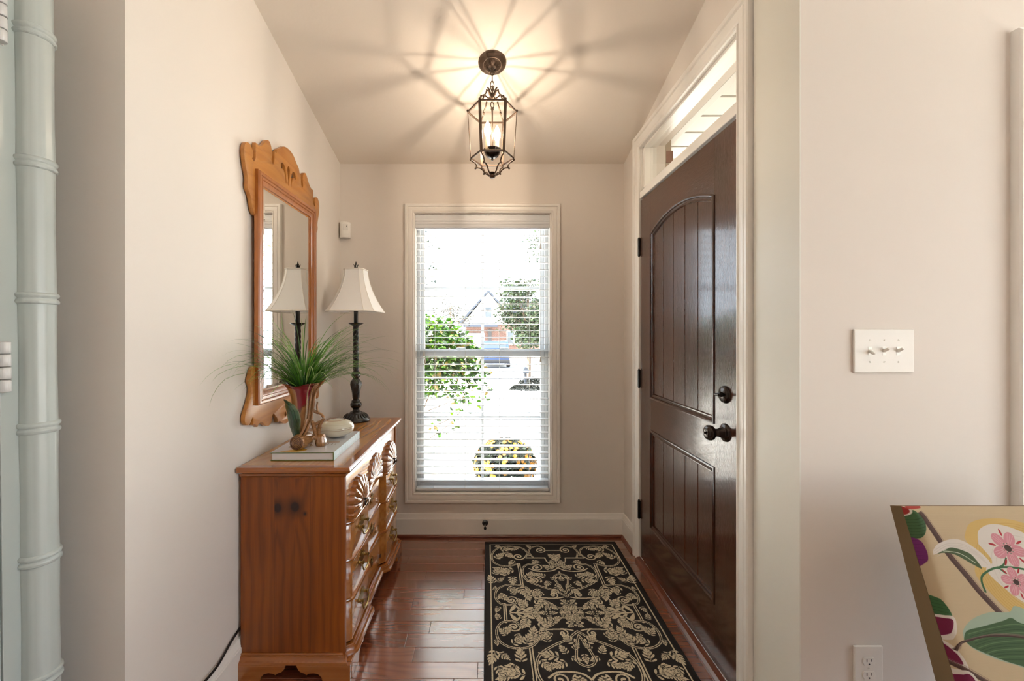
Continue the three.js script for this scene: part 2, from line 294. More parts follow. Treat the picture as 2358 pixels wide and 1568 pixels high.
{ const g = sweep(SHOE, [V(XL + 0.016, 0, ZB + 0.016), V(XR - 0.016, 0, ZB + 0.016)], false, UP); g.userData = { grain: 'x' }; struct('trim_1', g, M.shoe, 'thin reddish wood shoe moulding along the foot of the end wall', 'moulding'); }
{ const g = sweep(SHOE, [V(XR - 0.016, 0, ZB + 0.029), V(XR - 0.016, 0, -2.495)], false, UP); g.userData = { grain: 'z' }; struct('trim_2', g, M.shoe, 'short reddish wood shoe moulding in the corner by the door', 'moulding'); }
{ const g = sweep([[0, 0], [0.03, 0], [0.029, 0.012], [0.02, 0.022], [0.006, 0.026], [0, 0.026]], [V(XR - 0.004, 0, -2.412), V(XR - 0.004, 0, -1.474)], false, UP); g.userData = { grain: 'z' }; struct('trim_3', g, M.shoe, 'reddish brown wooden threshold strip along the foot of the front door', 'threshold'); }
const CASE = [[0, 0], [0, 0.01], [0.004, 0.0135], [0.008, 0.0135], [0.011, 0.0095], [0.015, 0.0095], [0.019, 0.013], [0.03, 0.016], [0.047, 0.0175], [0.05, 0.0135], [0.054, 0.0135], [0.0575, 0.0205], [0.065, 0.0225], [0.074, 0.0225], [0.079, 0.019], [0.08, 0.015], [0.08, 0]];
{ // front door casing, jambs, transom bar
  const N = V(-1, 0, 0);
  const p = [V(XR, 0, DZ1), V(XR, DHEAD, DZ1), V(XR, DHEAD, DZ0), V(XR, 0, DZ0)].reverse();
  const g = sweep(CASE, p, false, N);
  let c = g; const chk = new THREE.Box3().setFromBufferAttribute(g.attributes.position); if (chk.max.y < DHEAD + 0.02) c = sweep(CASE, [...p].reverse(), false, N);
  struct('trim_4', c, M.trim, 'white moulded casing around the front door and transom', 'door casing');
  struct('trim_5', merge([span(XR + 0.001, XR + 0.093, 0, DHEAD + 0.019, DZ0 - 0.019, DZ0), span(XR + 0.001, XR + 0.093, 0, DHEAD + 0.019, DZ1, DZ1 + 0.019), span(XR + 0.001, XR + 0.093, DHEAD, DHEAD + 0.019, DZ0, DZ1),
    span(XR - 0.006, XR + 0.093, 2.094, 2.134, DZ0, DZ1, 0.004), span(XR + 0.055, XR + 0.075, 0.03, 2.094, DZ0, DZ0 + 0.012), span(XR + 0.055, XR + 0.075, 0.03, 2.094, DZ1 - 0.012, DZ1), span(XR + 0.055, XR + 0.075, 2.082, 2.094, DZ0, DZ1)]), M.trim, 'white jamb and transom bar of the front door', 'door jamb');
  const t = structGroup('window_2', 'narrow transom window above the dark front door', 'window');
  const fr = []; const x0 = XR + 0.012, x1 = XR + 0.05, w = 0.022;
  fr.push(span(x0, x1, 2.134, 2.134 + w, DZ0, DZ1, 0.003), span(x0, x1, DHEAD - 0.012, DHEAD, DZ0, DZ1, 0.003), span(x0, x1, 2.134, DHEAD, DZ0, DZ0 + w, 0.003), span(x0, x1, 2.134, DHEAD, DZ1 - w, DZ1, 0.003));
  part('window_frame', merge(fr), M.trim, t);
  part('pane', span(XR + 0.03, XR + 0.0305, 2.15, DHEAD - 0.01, DZ0 + 0.015, DZ1 - 0.015), M.pane, t);
}
struct('trim_7', span(XR - 0.004, XR - 0.0002, 0, 2.78, -1.386, ZRr + 0.004), mat({ color: srgb(232, 230, 220), roughness: 0.45 }), 'off white painted end strip of the door wall beside the casing', 'trim');
struct('trim_6', sweep(CASE.map(([a, b]) => [a * 1.1, b]), [V(2.42, 0, ZRr), V(2.42, 2.085, ZRr), V(1.58, 2.085, ZRr), V(1.58, 0, ZRr)], false, V(0, 0, 1)), M.trim, 'white door casing at the far right edge above the flowered chair', 'door casing');

struct('baseboard_living_right', sweep(BASE, [V(2.52, 0, ZRr), V(3.55, 0, ZRr)], false, UP), M.trim, 'white baseboard to the right of the white inner door', 'baseboard');
{ // closed white inner door inside the casing at the far right
  const d = structGroup('door_2', 'white panelled inner door behind the flowered chair', 'door'), F = V(0, 0, 1);
  part('door_leaf', span(1.5805, 2.4195, 0.008, 2.083, ZRr - 0.0, ZRr + 0.006), M.trim, d);
  for (const [y0, y1] of [[0.22, 0.9], [1.06, 1.95]]) for (const [x0, x1] of [[1.69, 1.95], [2.05, 2.31]]) part('panel_moulding', sweep([[0, 0], [0, 0.005], [-0.008, 0.009], [-0.018, 0.005], [-0.022, 0]], [V(x0, y0, ZRr + 0.006), V(x1, y0, ZRr + 0.006), V(x1, y1, ZRr + 0.006), V(x0, y1, ZRr + 0.006)], true, F), M.trim, d);
  part('door_knob', moved(lathe([[0, 0.06], [0.02, 0.058], [0.026, 0.048], [0.02, 0.036], [0.011, 0.03], [0.012, 0.01], [0.03, 0.006], [0.032, 0]], 32).rotateX(Math.PI / 2), 2.35, 0.96, ZRr + 0.006), M.bronze, d);
}

// ------------------------------------------------------------------ front door
{
  const door = structGroup('door_1', 'dark brown plank front door with an arched upper panel', 'door');
  const X = XR - 0.003, T = 0.044, z0 = DZ0 + 0.005, z1 = DZ1 - 0.006, y0 = 0.03, y1 = 2.081;
  const pz0 = -2.262, pz1 = -1.63, zm = (pz0 + pz1) / 2;
  const arch = (z) => 1.855 + 0.066 * (1 - ((z - zm) / ((pz1 - pz0) / 2)) ** 2);
  part('stile', span(X, X + T, y0, y1, z0, pz0, 0.002), M.doorY, door);
  part('stile', span(X, X + T, y0, y1, pz1, z1, 0.002), M.doorY, door);
  const top = [[pz0, y1], [pz1, y1]]; for (let i = 0; i <= 24; i++) { const z = lerp(pz1, pz0, i / 24); top.push([z, arch(z)]); }
  part('rail', extrudeX(shapeOf(top), X, T), M.doorZ, door);
  part('rail', span(X, X + T, 0.79, 0.965, pz0, pz1), M.doorZ, door);
  part('rail', span(X, X + T, y0, 0.26, pz0, pz1), M.doorZ, door);
  part('door_core', span(X + 0.02, X + T - 0.004, 0.2, 1.95, pz0 - 0.02, pz1 + 0.02), M.doorPlain, door);
  const prof = [[0.003, -0.014], [0.003, 0.0035], [-0.003, 0.006], [-0.008, 0.0045], [-0.011, -0.001], [-0.018, -0.004], [-0.023, -0.003], [-0.026, -0.0075], [-0.028, -0.014]];
  const N = V(-1, 0, 0), up = [V(X, 0.965, pz0), V(X, 0.965, pz1)];
  for (let i = 0; i <= 24; i++) { const z = lerp(pz1, pz0, i / 24); up.push(V(X, arch(z), z)); }
  // the sweep's outward side points away from the panel when the path runs this way round
  part('panel_moulding', sweep(prof, up, true, N, 0.6), M.doorPlain, door);
  part('panel_moulding', sweep(prof, [V(X, 0.26, pz0), V(X, 0.26, pz1), V(X, 0.79, pz1), V(X, 0.79, pz0)], true, N, 0.6), M.doorPlain, door);
  const a = pz0 + 0.026, b = pz1 - 0.026, pw = (b - a) / 5;
  for (let i = 0; i < 5; i++) {
    const za = a + i * pw, zb = za + pw;
    const sh = [[za + 0.0012, 0.975], [zb - 0.0012, 0.975]]; for (let k = 0; k <= 6; k++) { const z = lerp(zb - 0.0012, za + 0.0012, k / 6); sh.push([z, arch(clamp(z, pz0, pz1)) - 0.018]); }
    const g = extrudeX(shapeOf(sh), X + 0.009, 0.012, 0.0022); g.userData = { uvShift: [i * 0.37, i * 0.13], grain: 'y' };
    part('plank', g, M.doorY, door);
    const h = extrudeX(shapeOf([[za + 0.0012, 0.272], [zb - 0.0012, 0.272], [zb - 0.0012, 0.778], [za + 0.0012, 0.778]]), X + 0.009, 0.012, 0.0022); h.userData = { uvShift: [i * 0.53 + 0.2, i * 0.21], grain: 'y' };
    part('plank', h, M.doorY, door);
  }
  for (const y of [1.815, 1.055, 0.298]) {
    const hinge = part('hinge', merge([span(X - 0.0015, X + 0.001, y - 0.051, y + 0.051, DZ0 - 0.001, DZ0 + 0.003), moved(flat(new THREE.CylinderGeometry(0.0075, 0.0075, 0.1, 14)), X - 0.006, y, DZ0 - 0.002)]), M.blackMetal, door, 'black door hinge');
    part('hinge_pin', merge([moved(flat(new THREE.SphereGeometry(0.0055, 10, 8)), X - 0.006, y + 0.052, DZ0 - 0.002), moved(flat(new THREE.SphereGeometry(0.0055, 10, 8)), X - 0.006, y - 0.052, DZ0 - 0.002)]), M.blackMetal, hinge);
  }
  const lay = (g, y, z) => moved(g.rotateZ(Math.PI / 2), X, y, z);            // lathe axis turned to point into the room (-x)
  const dz = -1.552;
  const db = part('deadbolt', lay(lathe([[0, 0.014], [0.018, 0.014], [0.02, 0.0125], [0.0275, 0.012], [0.029, 0.0105], [0.0325, 0.004], [0.033, 0]], 40), 1.088, dz), M.bronze, door, 'round dark bronze deadbolt');
  const turn = merge([moved(flat(new THREE.CylinderGeometry(0.0085, 0.0095, 0.012, 20).rotateZ(Math.PI / 2)), X - 0.018, 1.088, dz), (() => { const g = new RoundedBoxGeometry(0.016, 0.0095, 0.031, 3, 0.004); return moved(flat(g), X - 0.029, 1.088, dz); })()]);
  part('thumb_turn', turn, M.bronze, db);
  const kn = part('door_knob', lay(lathe([[0, 0.075], [0.012, 0.0745], [0.022, 0.072], [0.0275, 0.065], [0.0285, 0.058], [0.0265, 0.05], [0.02, 0.044], [0.0135, 0.0405], [0.0145, 0.036], [0.0145, 0.026], [0.017, 0.022], [0.019, 0.012], [0.022, 0.009], [0.03, 0.0075], [0.0335, 0.004], [0.034, 0]], 44), 0.946, dz), M.bronze, door, 'round dark bronze door knob');
  part('knob_lock', lay(lathe([[0, 0.083], [0.004, 0.0825], [0.0045, 0.077], [0.009, 0.0765], [0.0095, 0.073]], 24), 0.946, dz), M.bronze, kn);
}

// ------------------------------------------------------------------ hall window and its blind
{
  const win = structGroup('window_1', 'tall white sash window in the end wall of the hall', 'window');
  const Z = V(0, 0, 1), prof = CASE.map(([a, b]) => [a * 0.74, b]);
  part('window_casing', sweep(prof, [V(WX0, WY0, ZB), V(WX1, WY0, ZB), V(WX1, WY1, ZB), V(WX0, WY1, ZB)], true, Z), M.trim, win);
  const zi = ZB - 0.14;
  part('window_jamb', merge([span(WX0 - 0.0, WX0 + 0.006, WY0, WY1, zi, ZB - 0.0005), span(WX1 - 0.006, WX1, WY0, WY1, zi, ZB - 0.0005), span(WX0 + 0.006, WX1 - 0.006, WY1 - 0.006, WY1, zi, ZB - 0.0005), span(WX0 + 0.006, WX1 - 0.006, WY0, WY0 + 0.004, zi, ZB - 0.0005)]), M.trim, win);
  const x0 = WX0 + 0.0065, x1 = WX1 - 0.0065;
  part('window_frame', merge([span(x0, x0 + 0.022, WY0 + 0.0045, WY1 - 0.0065, zi, zi + 0.07, 0.002), span(x1 - 0.022, x1, WY0 + 0.0045, WY1 - 0.0065, zi, zi + 0.07, 0.002), span(x0 + 0.022, x1 - 0.022, WY0 + 0.0045, WY0 + 0.042, zi, zi + 0.07, 0.002), span(x0 + 0.022, x1 - 0.022, WY1 - 0.03, WY1 - 0.0065, zi, zi + 0.07, 0.002)]), M.vinyl, win);
  const gx0 = -0.416, gx1 = 0.361, mx = -0.0255;
  const sash = (z, y0, y1, bot, top) => {
    const s = part('sash', merge([span(x0 + 0.0225, gx0, y0, y1, z, z + 0.03, 0.003), span(gx1, x1 - 0.0225, y0, y1, z, z + 0.03, 0.003), span(gx0, gx1, y0, y0 + bot, z, z + 0.03, 0.003), span(gx0, gx1, y1 - top, y1, z, z + 0.03, 0.003)]), M.vinyl, win);
    const a = y0 + bot, b = y1 - top;
    part('muntin', span(mx - 0.009, mx + 0.009, a, b, z + 0.008, z + 0.02, 0.002), M.vinyl, s);
    for (const [u0, u1] of [[gx0, mx - 0.009], [mx + 0.009, gx1]]) part('muntin', span(u0, u1, (a + b) / 2 - 0.009, (a + b) / 2 + 0.009, z + 0.008, z + 0.02, 0.002), M.vinyl, s);
    part('pane', span(gx0, gx1, a, b, z + 0.0135, z + 0.0139), M.pane, s);
  };
  sash(zi + 0.002, 1.165, 2.0635, 0.045, 0.024);
  sash(zi + 0.036, 0.3235, 1.211, 0.027, 0.05);
  part('sash_lock', merge([span(-0.2, -0.14, 1.2115, 1.22, zi + 0.04, zi + 0.06, 0.003), span(0.09, 0.15, 1.2115, 1.22, zi + 0.04, zi + 0.06, 0.003)]), M.vinyl, win);

  const bl = thing('window_blind', 'white wooden slatted blind hanging open inside the hall window', 'blind', [-0.026, 2.06, ZB - 0.035]);
  const VAL = [[0, -0.004], [0.001, 0], [0.001, 0.018], [0.004, 0.02], [0.004, 0.026], [0.0015, 0.03], [0.0015, 0.036], [0.004, 0.039], [0.004, 0.046], [0.001, 0.05], [0.001, 0.076], [-0.003, 0.08], [-0.012, 0.08], [-0.012, -0.004]];
  part('valance', sweep(VAL.map(([a, b]) => [a, b]), [V(WX0 + 0.007, 2.006, ZB - 0.004), V(WX1 - 0.007, 2.006, ZB - 0.004)], false, UP), M.blind, bl);
  part('headrail', span(WX0 + 0.009, WX1 - 0.009, 2.035, 2.084, ZB - 0.064, ZB - 0.018, 0.002), M.blind, bl);
  const sx0 = -0.4575, sx1 = 0.4065, zc = ZB - 0.037;
  const slat = (() => { const p = []; for (let i = 0; i <= 6; i++) { const t = i / 6 - 0.5; p.push([t * 0.05, 0.0012 * (1 - 4 * t * t) + 0.0014]); } for (let i = 6; i >= 0; i--) { const t = i / 6 - 0.5; p.push([t * 0.05, 0.0012 * (1 - 4 * t * t) - 0.0014]); } const g = extrude(shapeOf(p), sx1 - sx0); return creased(g.rotateY(Math.PI / 2).translate(sx0, 0, 0), 0.9); })();
  const r = rng(5);
  for (let i = 0; i < 38; i++) { const g = slat.clone().rotateX(0.015 * (r() - 0.5)); part('slat', moved(g, 0, 2.0 - i * 0.04445 + 0.0008 * (r() - 0.5), zc), M.blind, bl); }
  part('bottom_rail', span(sx0 - 0.001, sx1 + 0.001, 0.289, 0.307, zc - 0.026, zc + 0.026, 0.004), M.blind, bl);
  for (const x of [-0.341, -0.139, 0.086, 0.283]) part('ladder_cord', merge([-0.0258, 0.0258].map((dz) => tube([[x, 2.03, zc + dz], [x + 0.001, 1.2, zc + dz], [x, 0.302, zc + dz]], 0.00085, 8, 5))), M.cordWhite, bl);
  const tassel = (x, y, z) => lathe([[0.0012, 0.034], [0.003, 0.032], [0.0045, 0.02], [0.0075, 0.003], [0.0075, 0], [0, 0]], 14).translate(x, y, z);
  for (const [x, y] of [[-0.407, 1.168], [-0.399, 1.125], [0.352, 1.13], [0.352, 1.868]]) {
    const c = part('lift_cord', tube([[x - 0.001, 2.02, ZB - 0.008], [x, y + 0.03, ZB - 0.0078]], 0.0008, 4, 5), M.cordWhite, bl);
    part('tassel', tassel(x, y, ZB - 0.0078), M.cordWhite, c);
  }
}

// ------------------------------------------------------------------ small fixtures
{
  const m = thing('motion_sensor', 'small white motion sensor high in the corner beside the window', 'sensor', [-0.915, 1.92, ZB]);
  const cx = -0.9115, prof = spline([[-0.034, 0.001], [-0.031, 0.02], [-0.015, 0.031], [0.012, 0.031], [0.03, 0.02], [0.034, 0.001]], 20);
  part('case', creased(extrudeY(shapeOf(prof.map(([x, z]) => [x, -z])), 0, 0.102, 0.004), 0.7).rotateY(0.35).translate(cx, 1.929, ZB + 0.012), M.plastic, m);
  const lens = extrudeY(shapeOf(spline([[-0.027, 0.002], [-0.024, 0.022], [-0.012, 0.0325], [0.01, 0.0325], [0.023, 0.022], [0.027, 0.002]], 20).map(([x, z]) => [x, -z])), 0.045, 0.042, 0.002);
  part('lens', creased(lens, 0.7).rotateY(0.35).translate(cx, 1.929, ZB + 0.012), mat({ color: srgb(228, 224, 216), roughness: 0.25 }), m);
  part('indicator', moved(flat(new THREE.SphereGeometry(0.003, 10, 8)), cx + 0.02, 2.001, ZB + 0.0435), M.plasticDark, m);
  part('bracket', span(cx - 0.02, cx + 0.016, 1.95, 2.01, ZB + 0.0002, ZB + 0.02), M.plastic, m);
}
{
  const z = ZB + 0.016, x = -0.008, y = 0.095;
  const t = thing('door_stop', 'small black door stop sticking out of the end baseboard', 'door stop', [x, y, z]);
  const L = (p) => lathe(p, 24).rotateX(Math.PI / 2).translate(x, y, z);
  part('base_plate', L([[0, 0.0002], [0.019, 0.0002], [0.0195, 0.003], [0.013, 0.008], [0.008, 0.01], [0, 0.01]]), M.blackMetal, t);
  part('rod', L([[0, 0.01], [0.0048, 0.01], [0.0045, 0.07], [0, 0.07]]), M.blackMetal, t);
  part('rubber_tip', L([[0, 0.068], [0.0075, 0.068], [0.0085, 0.073], [0.008, 0.081], [0, 0.083]]), M.cable, t);
}
{ // three toggle switches
  const cx = 1.1265, cy = 1.2655, z = ZRr, t = thing('switch_plate', 'white plate with three toggle light switches on the right wall', 'light switch', [cx, cy, z]);
  part('cover_plate', box(0.171, 0.1238, 0.0062, cx, cy, z + 0.0033, 0.003), M.plastic, t);
  [[-0.0402, -1], [0, 1], [0.0402, 1]].forEach(([dx, s]) => {
    const fr = part('toggle_frame', merge([span(cx + dx - 0.0052, cx + dx + 0.0052, cy - 0.0123, cy + 0.0123, z + 0.0062, z + 0.0068, 0.0002), span(cx + dx - 0.004, cx + dx + 0.004, cy - 0.0105, cy + 0.0105, z + 0.0066, z + 0.0069)]), M.screw, t);
    const g = new RoundedBoxGeometry(0.0078, 0.0085, 0.019, 3, 0.0022); const p = g.attributes.position; for (let i = 0; i < p.count; i++) { const k = p.getZ(i) > 0 ? 0.8 : 1; p.setXYZ(i, p.getX(i) * k, p.getY(i) * k, p.getZ(i)); }
    part('toggle', moved(flat(g).rotateX(-s * 0.5), cx + dx, cy + s * 0.0035, z + 0.0125), M.plastic, fr);
    for (const dy of [-0.031, 0.031]) { const sc = part('screw', merge([moved(lathe([[0, 0.0012], [0.002, 0.001], [0.0033, 0], [0, 0]], 14).rotateX(Math.PI / 2), cx + dx, cy + dy, z + 0.0062)]), M.screw, t); part('slot', box(0.005, 0.0007, 0.0006, 0, 0, 0).rotateZ(0.8 + dx * 30 + dy * 10).translate(cx + dx, cy + dy, z + 0.0074), M.sleeve, sc); }
  });
}
{ // duplex outlet
  const cx = 1.083, cy = 0.3675, z = ZRr, t = thing('wall_outlet', 'white double wall outlet low on the right wall', 'outlet', [cx, cy, z]);
  part('cover_plate', box(0.082, 0.124, 0.006, cx, cy, z + 0.0032, 0.003), M.plastic, t);
  for (const dy of [0.0195, -0.0195]) {
    const s = new THREE.Shape(); const rr = 0.0172; s.absarc(0, 0, rr, -0.75, 0.75); s.absarc(0, 0, rr, Math.PI - 0.75, Math.PI + 0.75);
    const f = part('receptacle', extrude(s, 0.0022, 0.0004, 16).translate(cx, cy + dy, z + 0.0058), M.plastic, t);
    part('slot', merge([span(cx - 0.0075, cx - 0.0055, cy + dy - 0.001, cy + dy + 0.0075, z + 0.0078, z + 0.0082), span(cx + 0.0055, cx + 0.0071, cy + dy, cy + dy + 0.007, z + 0.0078, z + 0.0082), moved(flat(new THREE.CylinderGeometry(0.0024, 0.0024, 0.0006, 14).rotateX(Math.PI / 2)), cx, cy + dy - 0.0075, z + 0.008)]), M.cable, f);
  }
  part('screw', moved(lathe([[0, 0.0012], [0.002, 0.001], [0.003, 0], [0, 0]], 14).rotateX(Math.PI / 2), cx, cy, z + 0.0061), M.screw, t);
}

// ------------------------------------------------------------------ carved wall mirror
{
  const zc = -1.955, X0 = XL + 0.006, base = [XL, 1.5, zc];
  const t = thing('wall_mirror', 'carved honey brown wooden wall mirror with scrolled crest', 'mirror', base);
  const top = [[0, 2.18], [0.03, 2.178], [0.055, 2.168], [0.078, 2.148], [0.088, 2.143], [0.104, 2.135], [0.112, 2.122], [0.113, 2.112], [0.129, 2.113], [0.131, 2.09], [0.133, 2.062], [0.141, 2.05], [0.15, 2.052], [0.156, 2.066], [0.15, 2.085], [0.153, 2.112], [0.165, 2.132], [0.18, 2.139], [0.197, 2.131], [0.215, 2.11], [0.232, 2.092], [0.25, 2.083], [0.262, 2.082], [0.279, 2.083], [0.279, 2.05], [0.277, 2.03], [0.283, 2.008], [0.293, 2.001], [0.304, 2.008], [0.296, 2.022], [0.297, 2.04], [0.31, 2.055], [0.328, 2.061], [0.345, 2.055], [0.357, 2.036], [0.36, 2.008], [0.352, 1.97], [0.337, 1.93], [0.333, 1.912], [0.339, 1.896], [0.334, 1.876], [0.318, 1.862], [0.313, 1.848], [0.308, 1.83], [0.297, 1.8], [0.284, 1.79]];
  const bot = [[0.284, 1.185], [0.3, 1.18], [0.312, 1.165], [0.315, 1.147], [0.324, 1.136], [0.32, 1.118], [0.308, 1.1], [0.313, 1.072], [0.333, 1.035], [0.352, 1.005], [0.358, 0.982], [0.35, 0.965], [0.334, 0.957], [0.317, 0.961], [0.306, 0.977], [0.298, 0.985], [0.296, 0.965], [0.3, 0.952], [0.282, 0.952], [0.266, 0.937], [0.258, 0.944], [0.24, 0.952], [0.226, 0.946], [0.208, 0.93], [0.185, 0.921], [0.165, 0.926], [0.152, 0.94], [0.149, 0.96], [0.14, 0.968], [0.128, 0.962], [0.122, 0.948], [0.112, 0.948], [0.104, 0.935], [0.102, 0.92], [0.085, 0.923], [0.07, 0.916], [0.055, 0.906], [0.03, 0.899], [0.012, 0.9], [0, 0.908]];
  const board = (half, closeY) => {
    const right = half, left = half.slice().reverse().filter(([s]) => s > 0).map(([s, y]) => [-s, y]);
    const sm = (a) => { const out = []; for (let i = 0; i < a.length - 1; i++) { out.push(a[i]); } out.push(a[a.length - 1]); return out; };
    return closeY === 'top' ? sm([...left, ...right]) : sm([...right, ...left]);
  };
  const soft = (pts, times = 2) => { let q = pts; for (let k = 0; k < times; k++) { const o = [q[0]]; for (let i = 1; i < q.length - 1; i++) { const [a, b, c] = [q[i - 1], q[i], q[i + 1]], u = [b[0] - a[0], b[1] - a[1]], v = [c[0] - b[0], c[1] - b[1]], cs = (u[0] * v[0] + u[1] * v[1]) / (Math.hypot(...u) * Math.hypot(...v) + 1e-9); if (cs < 0.25) o.push(b); else o.push([b[0] - u[0] * 0.25, b[1] - u[1] * 0.25], [b[0] + v[0] * 0.25, b[1] + v[1] * 0.25]); } o.push(q[q.length - 1]); q = o; } return q; };
  const rel = (pts) => pts.map(([s, y]) => [zc - s, y]);             // s runs away from the camera
  const crest = shapeOf(rel(soft([...top.slice().reverse().filter(([s]) => s > 0).map(([s, y]) => [-s, y]), ...top])));
  const hole = (pts) => crest.holes.push(new THREE.Path(rel(spline(pts, 28, true)).map((p) => new THREE.Vector2(...p))));
  hole([[0, 2.102], [0.012, 2.085], [0.008, 2.05], [0.002, 2.012], [-0.002, 2.012], [-0.008, 2.05], [-0.012, 2.085]]);
  for (const k of [1, -1]) hole([[k * 0.062, 2.092], [k * 0.072, 2.08], [k * 0.07, 2.062], [k * 0.058, 2.066], [k * 0.046, 2.062], [k * 0.034, 2.04], [k * 0.026, 2.01], [k * 0.024, 2.02], [k * 0.028, 2.06], [k * 0.042, 2.088]]);
  const apron = shapeOf(rel(soft([...bot, ...bot.slice().reverse().filter(([s]) => s > 0).map(([s, y]) => [-s, y])])));
  const hole2 = (pts) => apron.holes.push(new THREE.Path(rel(spline(pts, 22, true)).map((p) => new THREE.Vector2(...p))));
  hole2([[0, 0.992], [0.02, 0.984], [0.026, 0.966], [0.012, 0.958], [-0.012, 0.958], [-0.026, 0.966], [-0.02, 0.984]]);
  for (const k of [1, -1]) hole2([[k * 0.026, 0.955], [k * 0.036, 0.951], [k * 0.038, 0.938], [k * 0.028, 0.932], [k * 0.02, 0.94]]);
  part('crest', creased(extrudeX(crest, X0, 0.016, 0.0012, 6), 0.55), M.crestWood, t);
  part('apron', creased(extrudeX(apron, X0, 0.016, 0.0012, 6), 0.55), M.crestWood, t);
  // frame moulding, mitred, facing +x
  const N = V(1, 0, 0), z0 = -2.238, z1 = -1.672, y0 = 1.026, y1 = 1.976;
  const P = [[0, 0], [0, 0.016], [-0.004, 0.021], [-0.01, 0.0225], [-0.017, 0.021], [-0.02, 0.0165], [-0.023, 0.0165], [-0.025, 0.019], [-0.031, 0.019], [-0.033, 0.015], [-0.036, 0.015], [-0.05, 0.0105], [-0.052, 0.006], [-0.052, 0]];
  const path = [V(X0 + 0.012, y0, z1), V(X0 + 0.012, y0, z0), V(X0 + 0.012, y1, z0), V(X0 + 0.012, y1, z1)];
  part('frame', sweep(P, path, true, N), M.frameWood, t);
  // glass with a bevelled border
  const gx = X0 + 0.015, a0 = z0 + 0.05, a1 = z1 - 0.05, b0 = y0 + 0.05, b1 = y1 - 0.05, w = 0.02, h = 0.0022;
  part('glass', span(gx - 0.003, gx + h, b0 + w, b1 - w, a0 + w, a1 - w), M.mirror, t);
  const bevel = [[a0, a1, b0, 1], [a0, a1, b1, -1]].map(([u, v, y, s]) => { const q = [V(gx, y, u), V(gx, y, v), V(gx + h, y + s * w, v - w), V(gx + h, y + s * w, u + w)]; return q; });
  bevel.push([V(gx, b0, a0), V(gx, b1, a0), V(gx + h, b1 - w, a0 + w), V(gx + h, b0 + w, a0 + w)], [V(gx, b0, a1), V(gx, b1, a1), V(gx + h, b1 - w, a1 - w), V(gx + h, b0 + w, a1 - w)]);
  const pos = []; for (const [a, b, c, d] of bevel) { const s = b.clone().sub(a).cross(c.clone().sub(a)).x > 0; for (const k of s ? [a, b, c, a, c, d] : [a, c, b, a, d, c]) pos.push(k.x, k.y, k.z); }
  const bg = new THREE.BufferGeometry().setAttribute('position', new THREE.BufferAttribute(new Float32Array(pos), 3)); bg.computeVertexNormals();
  part('glass_bevel', bg, M.mirror, t, 'bevelled edge of the mirror glass');
}

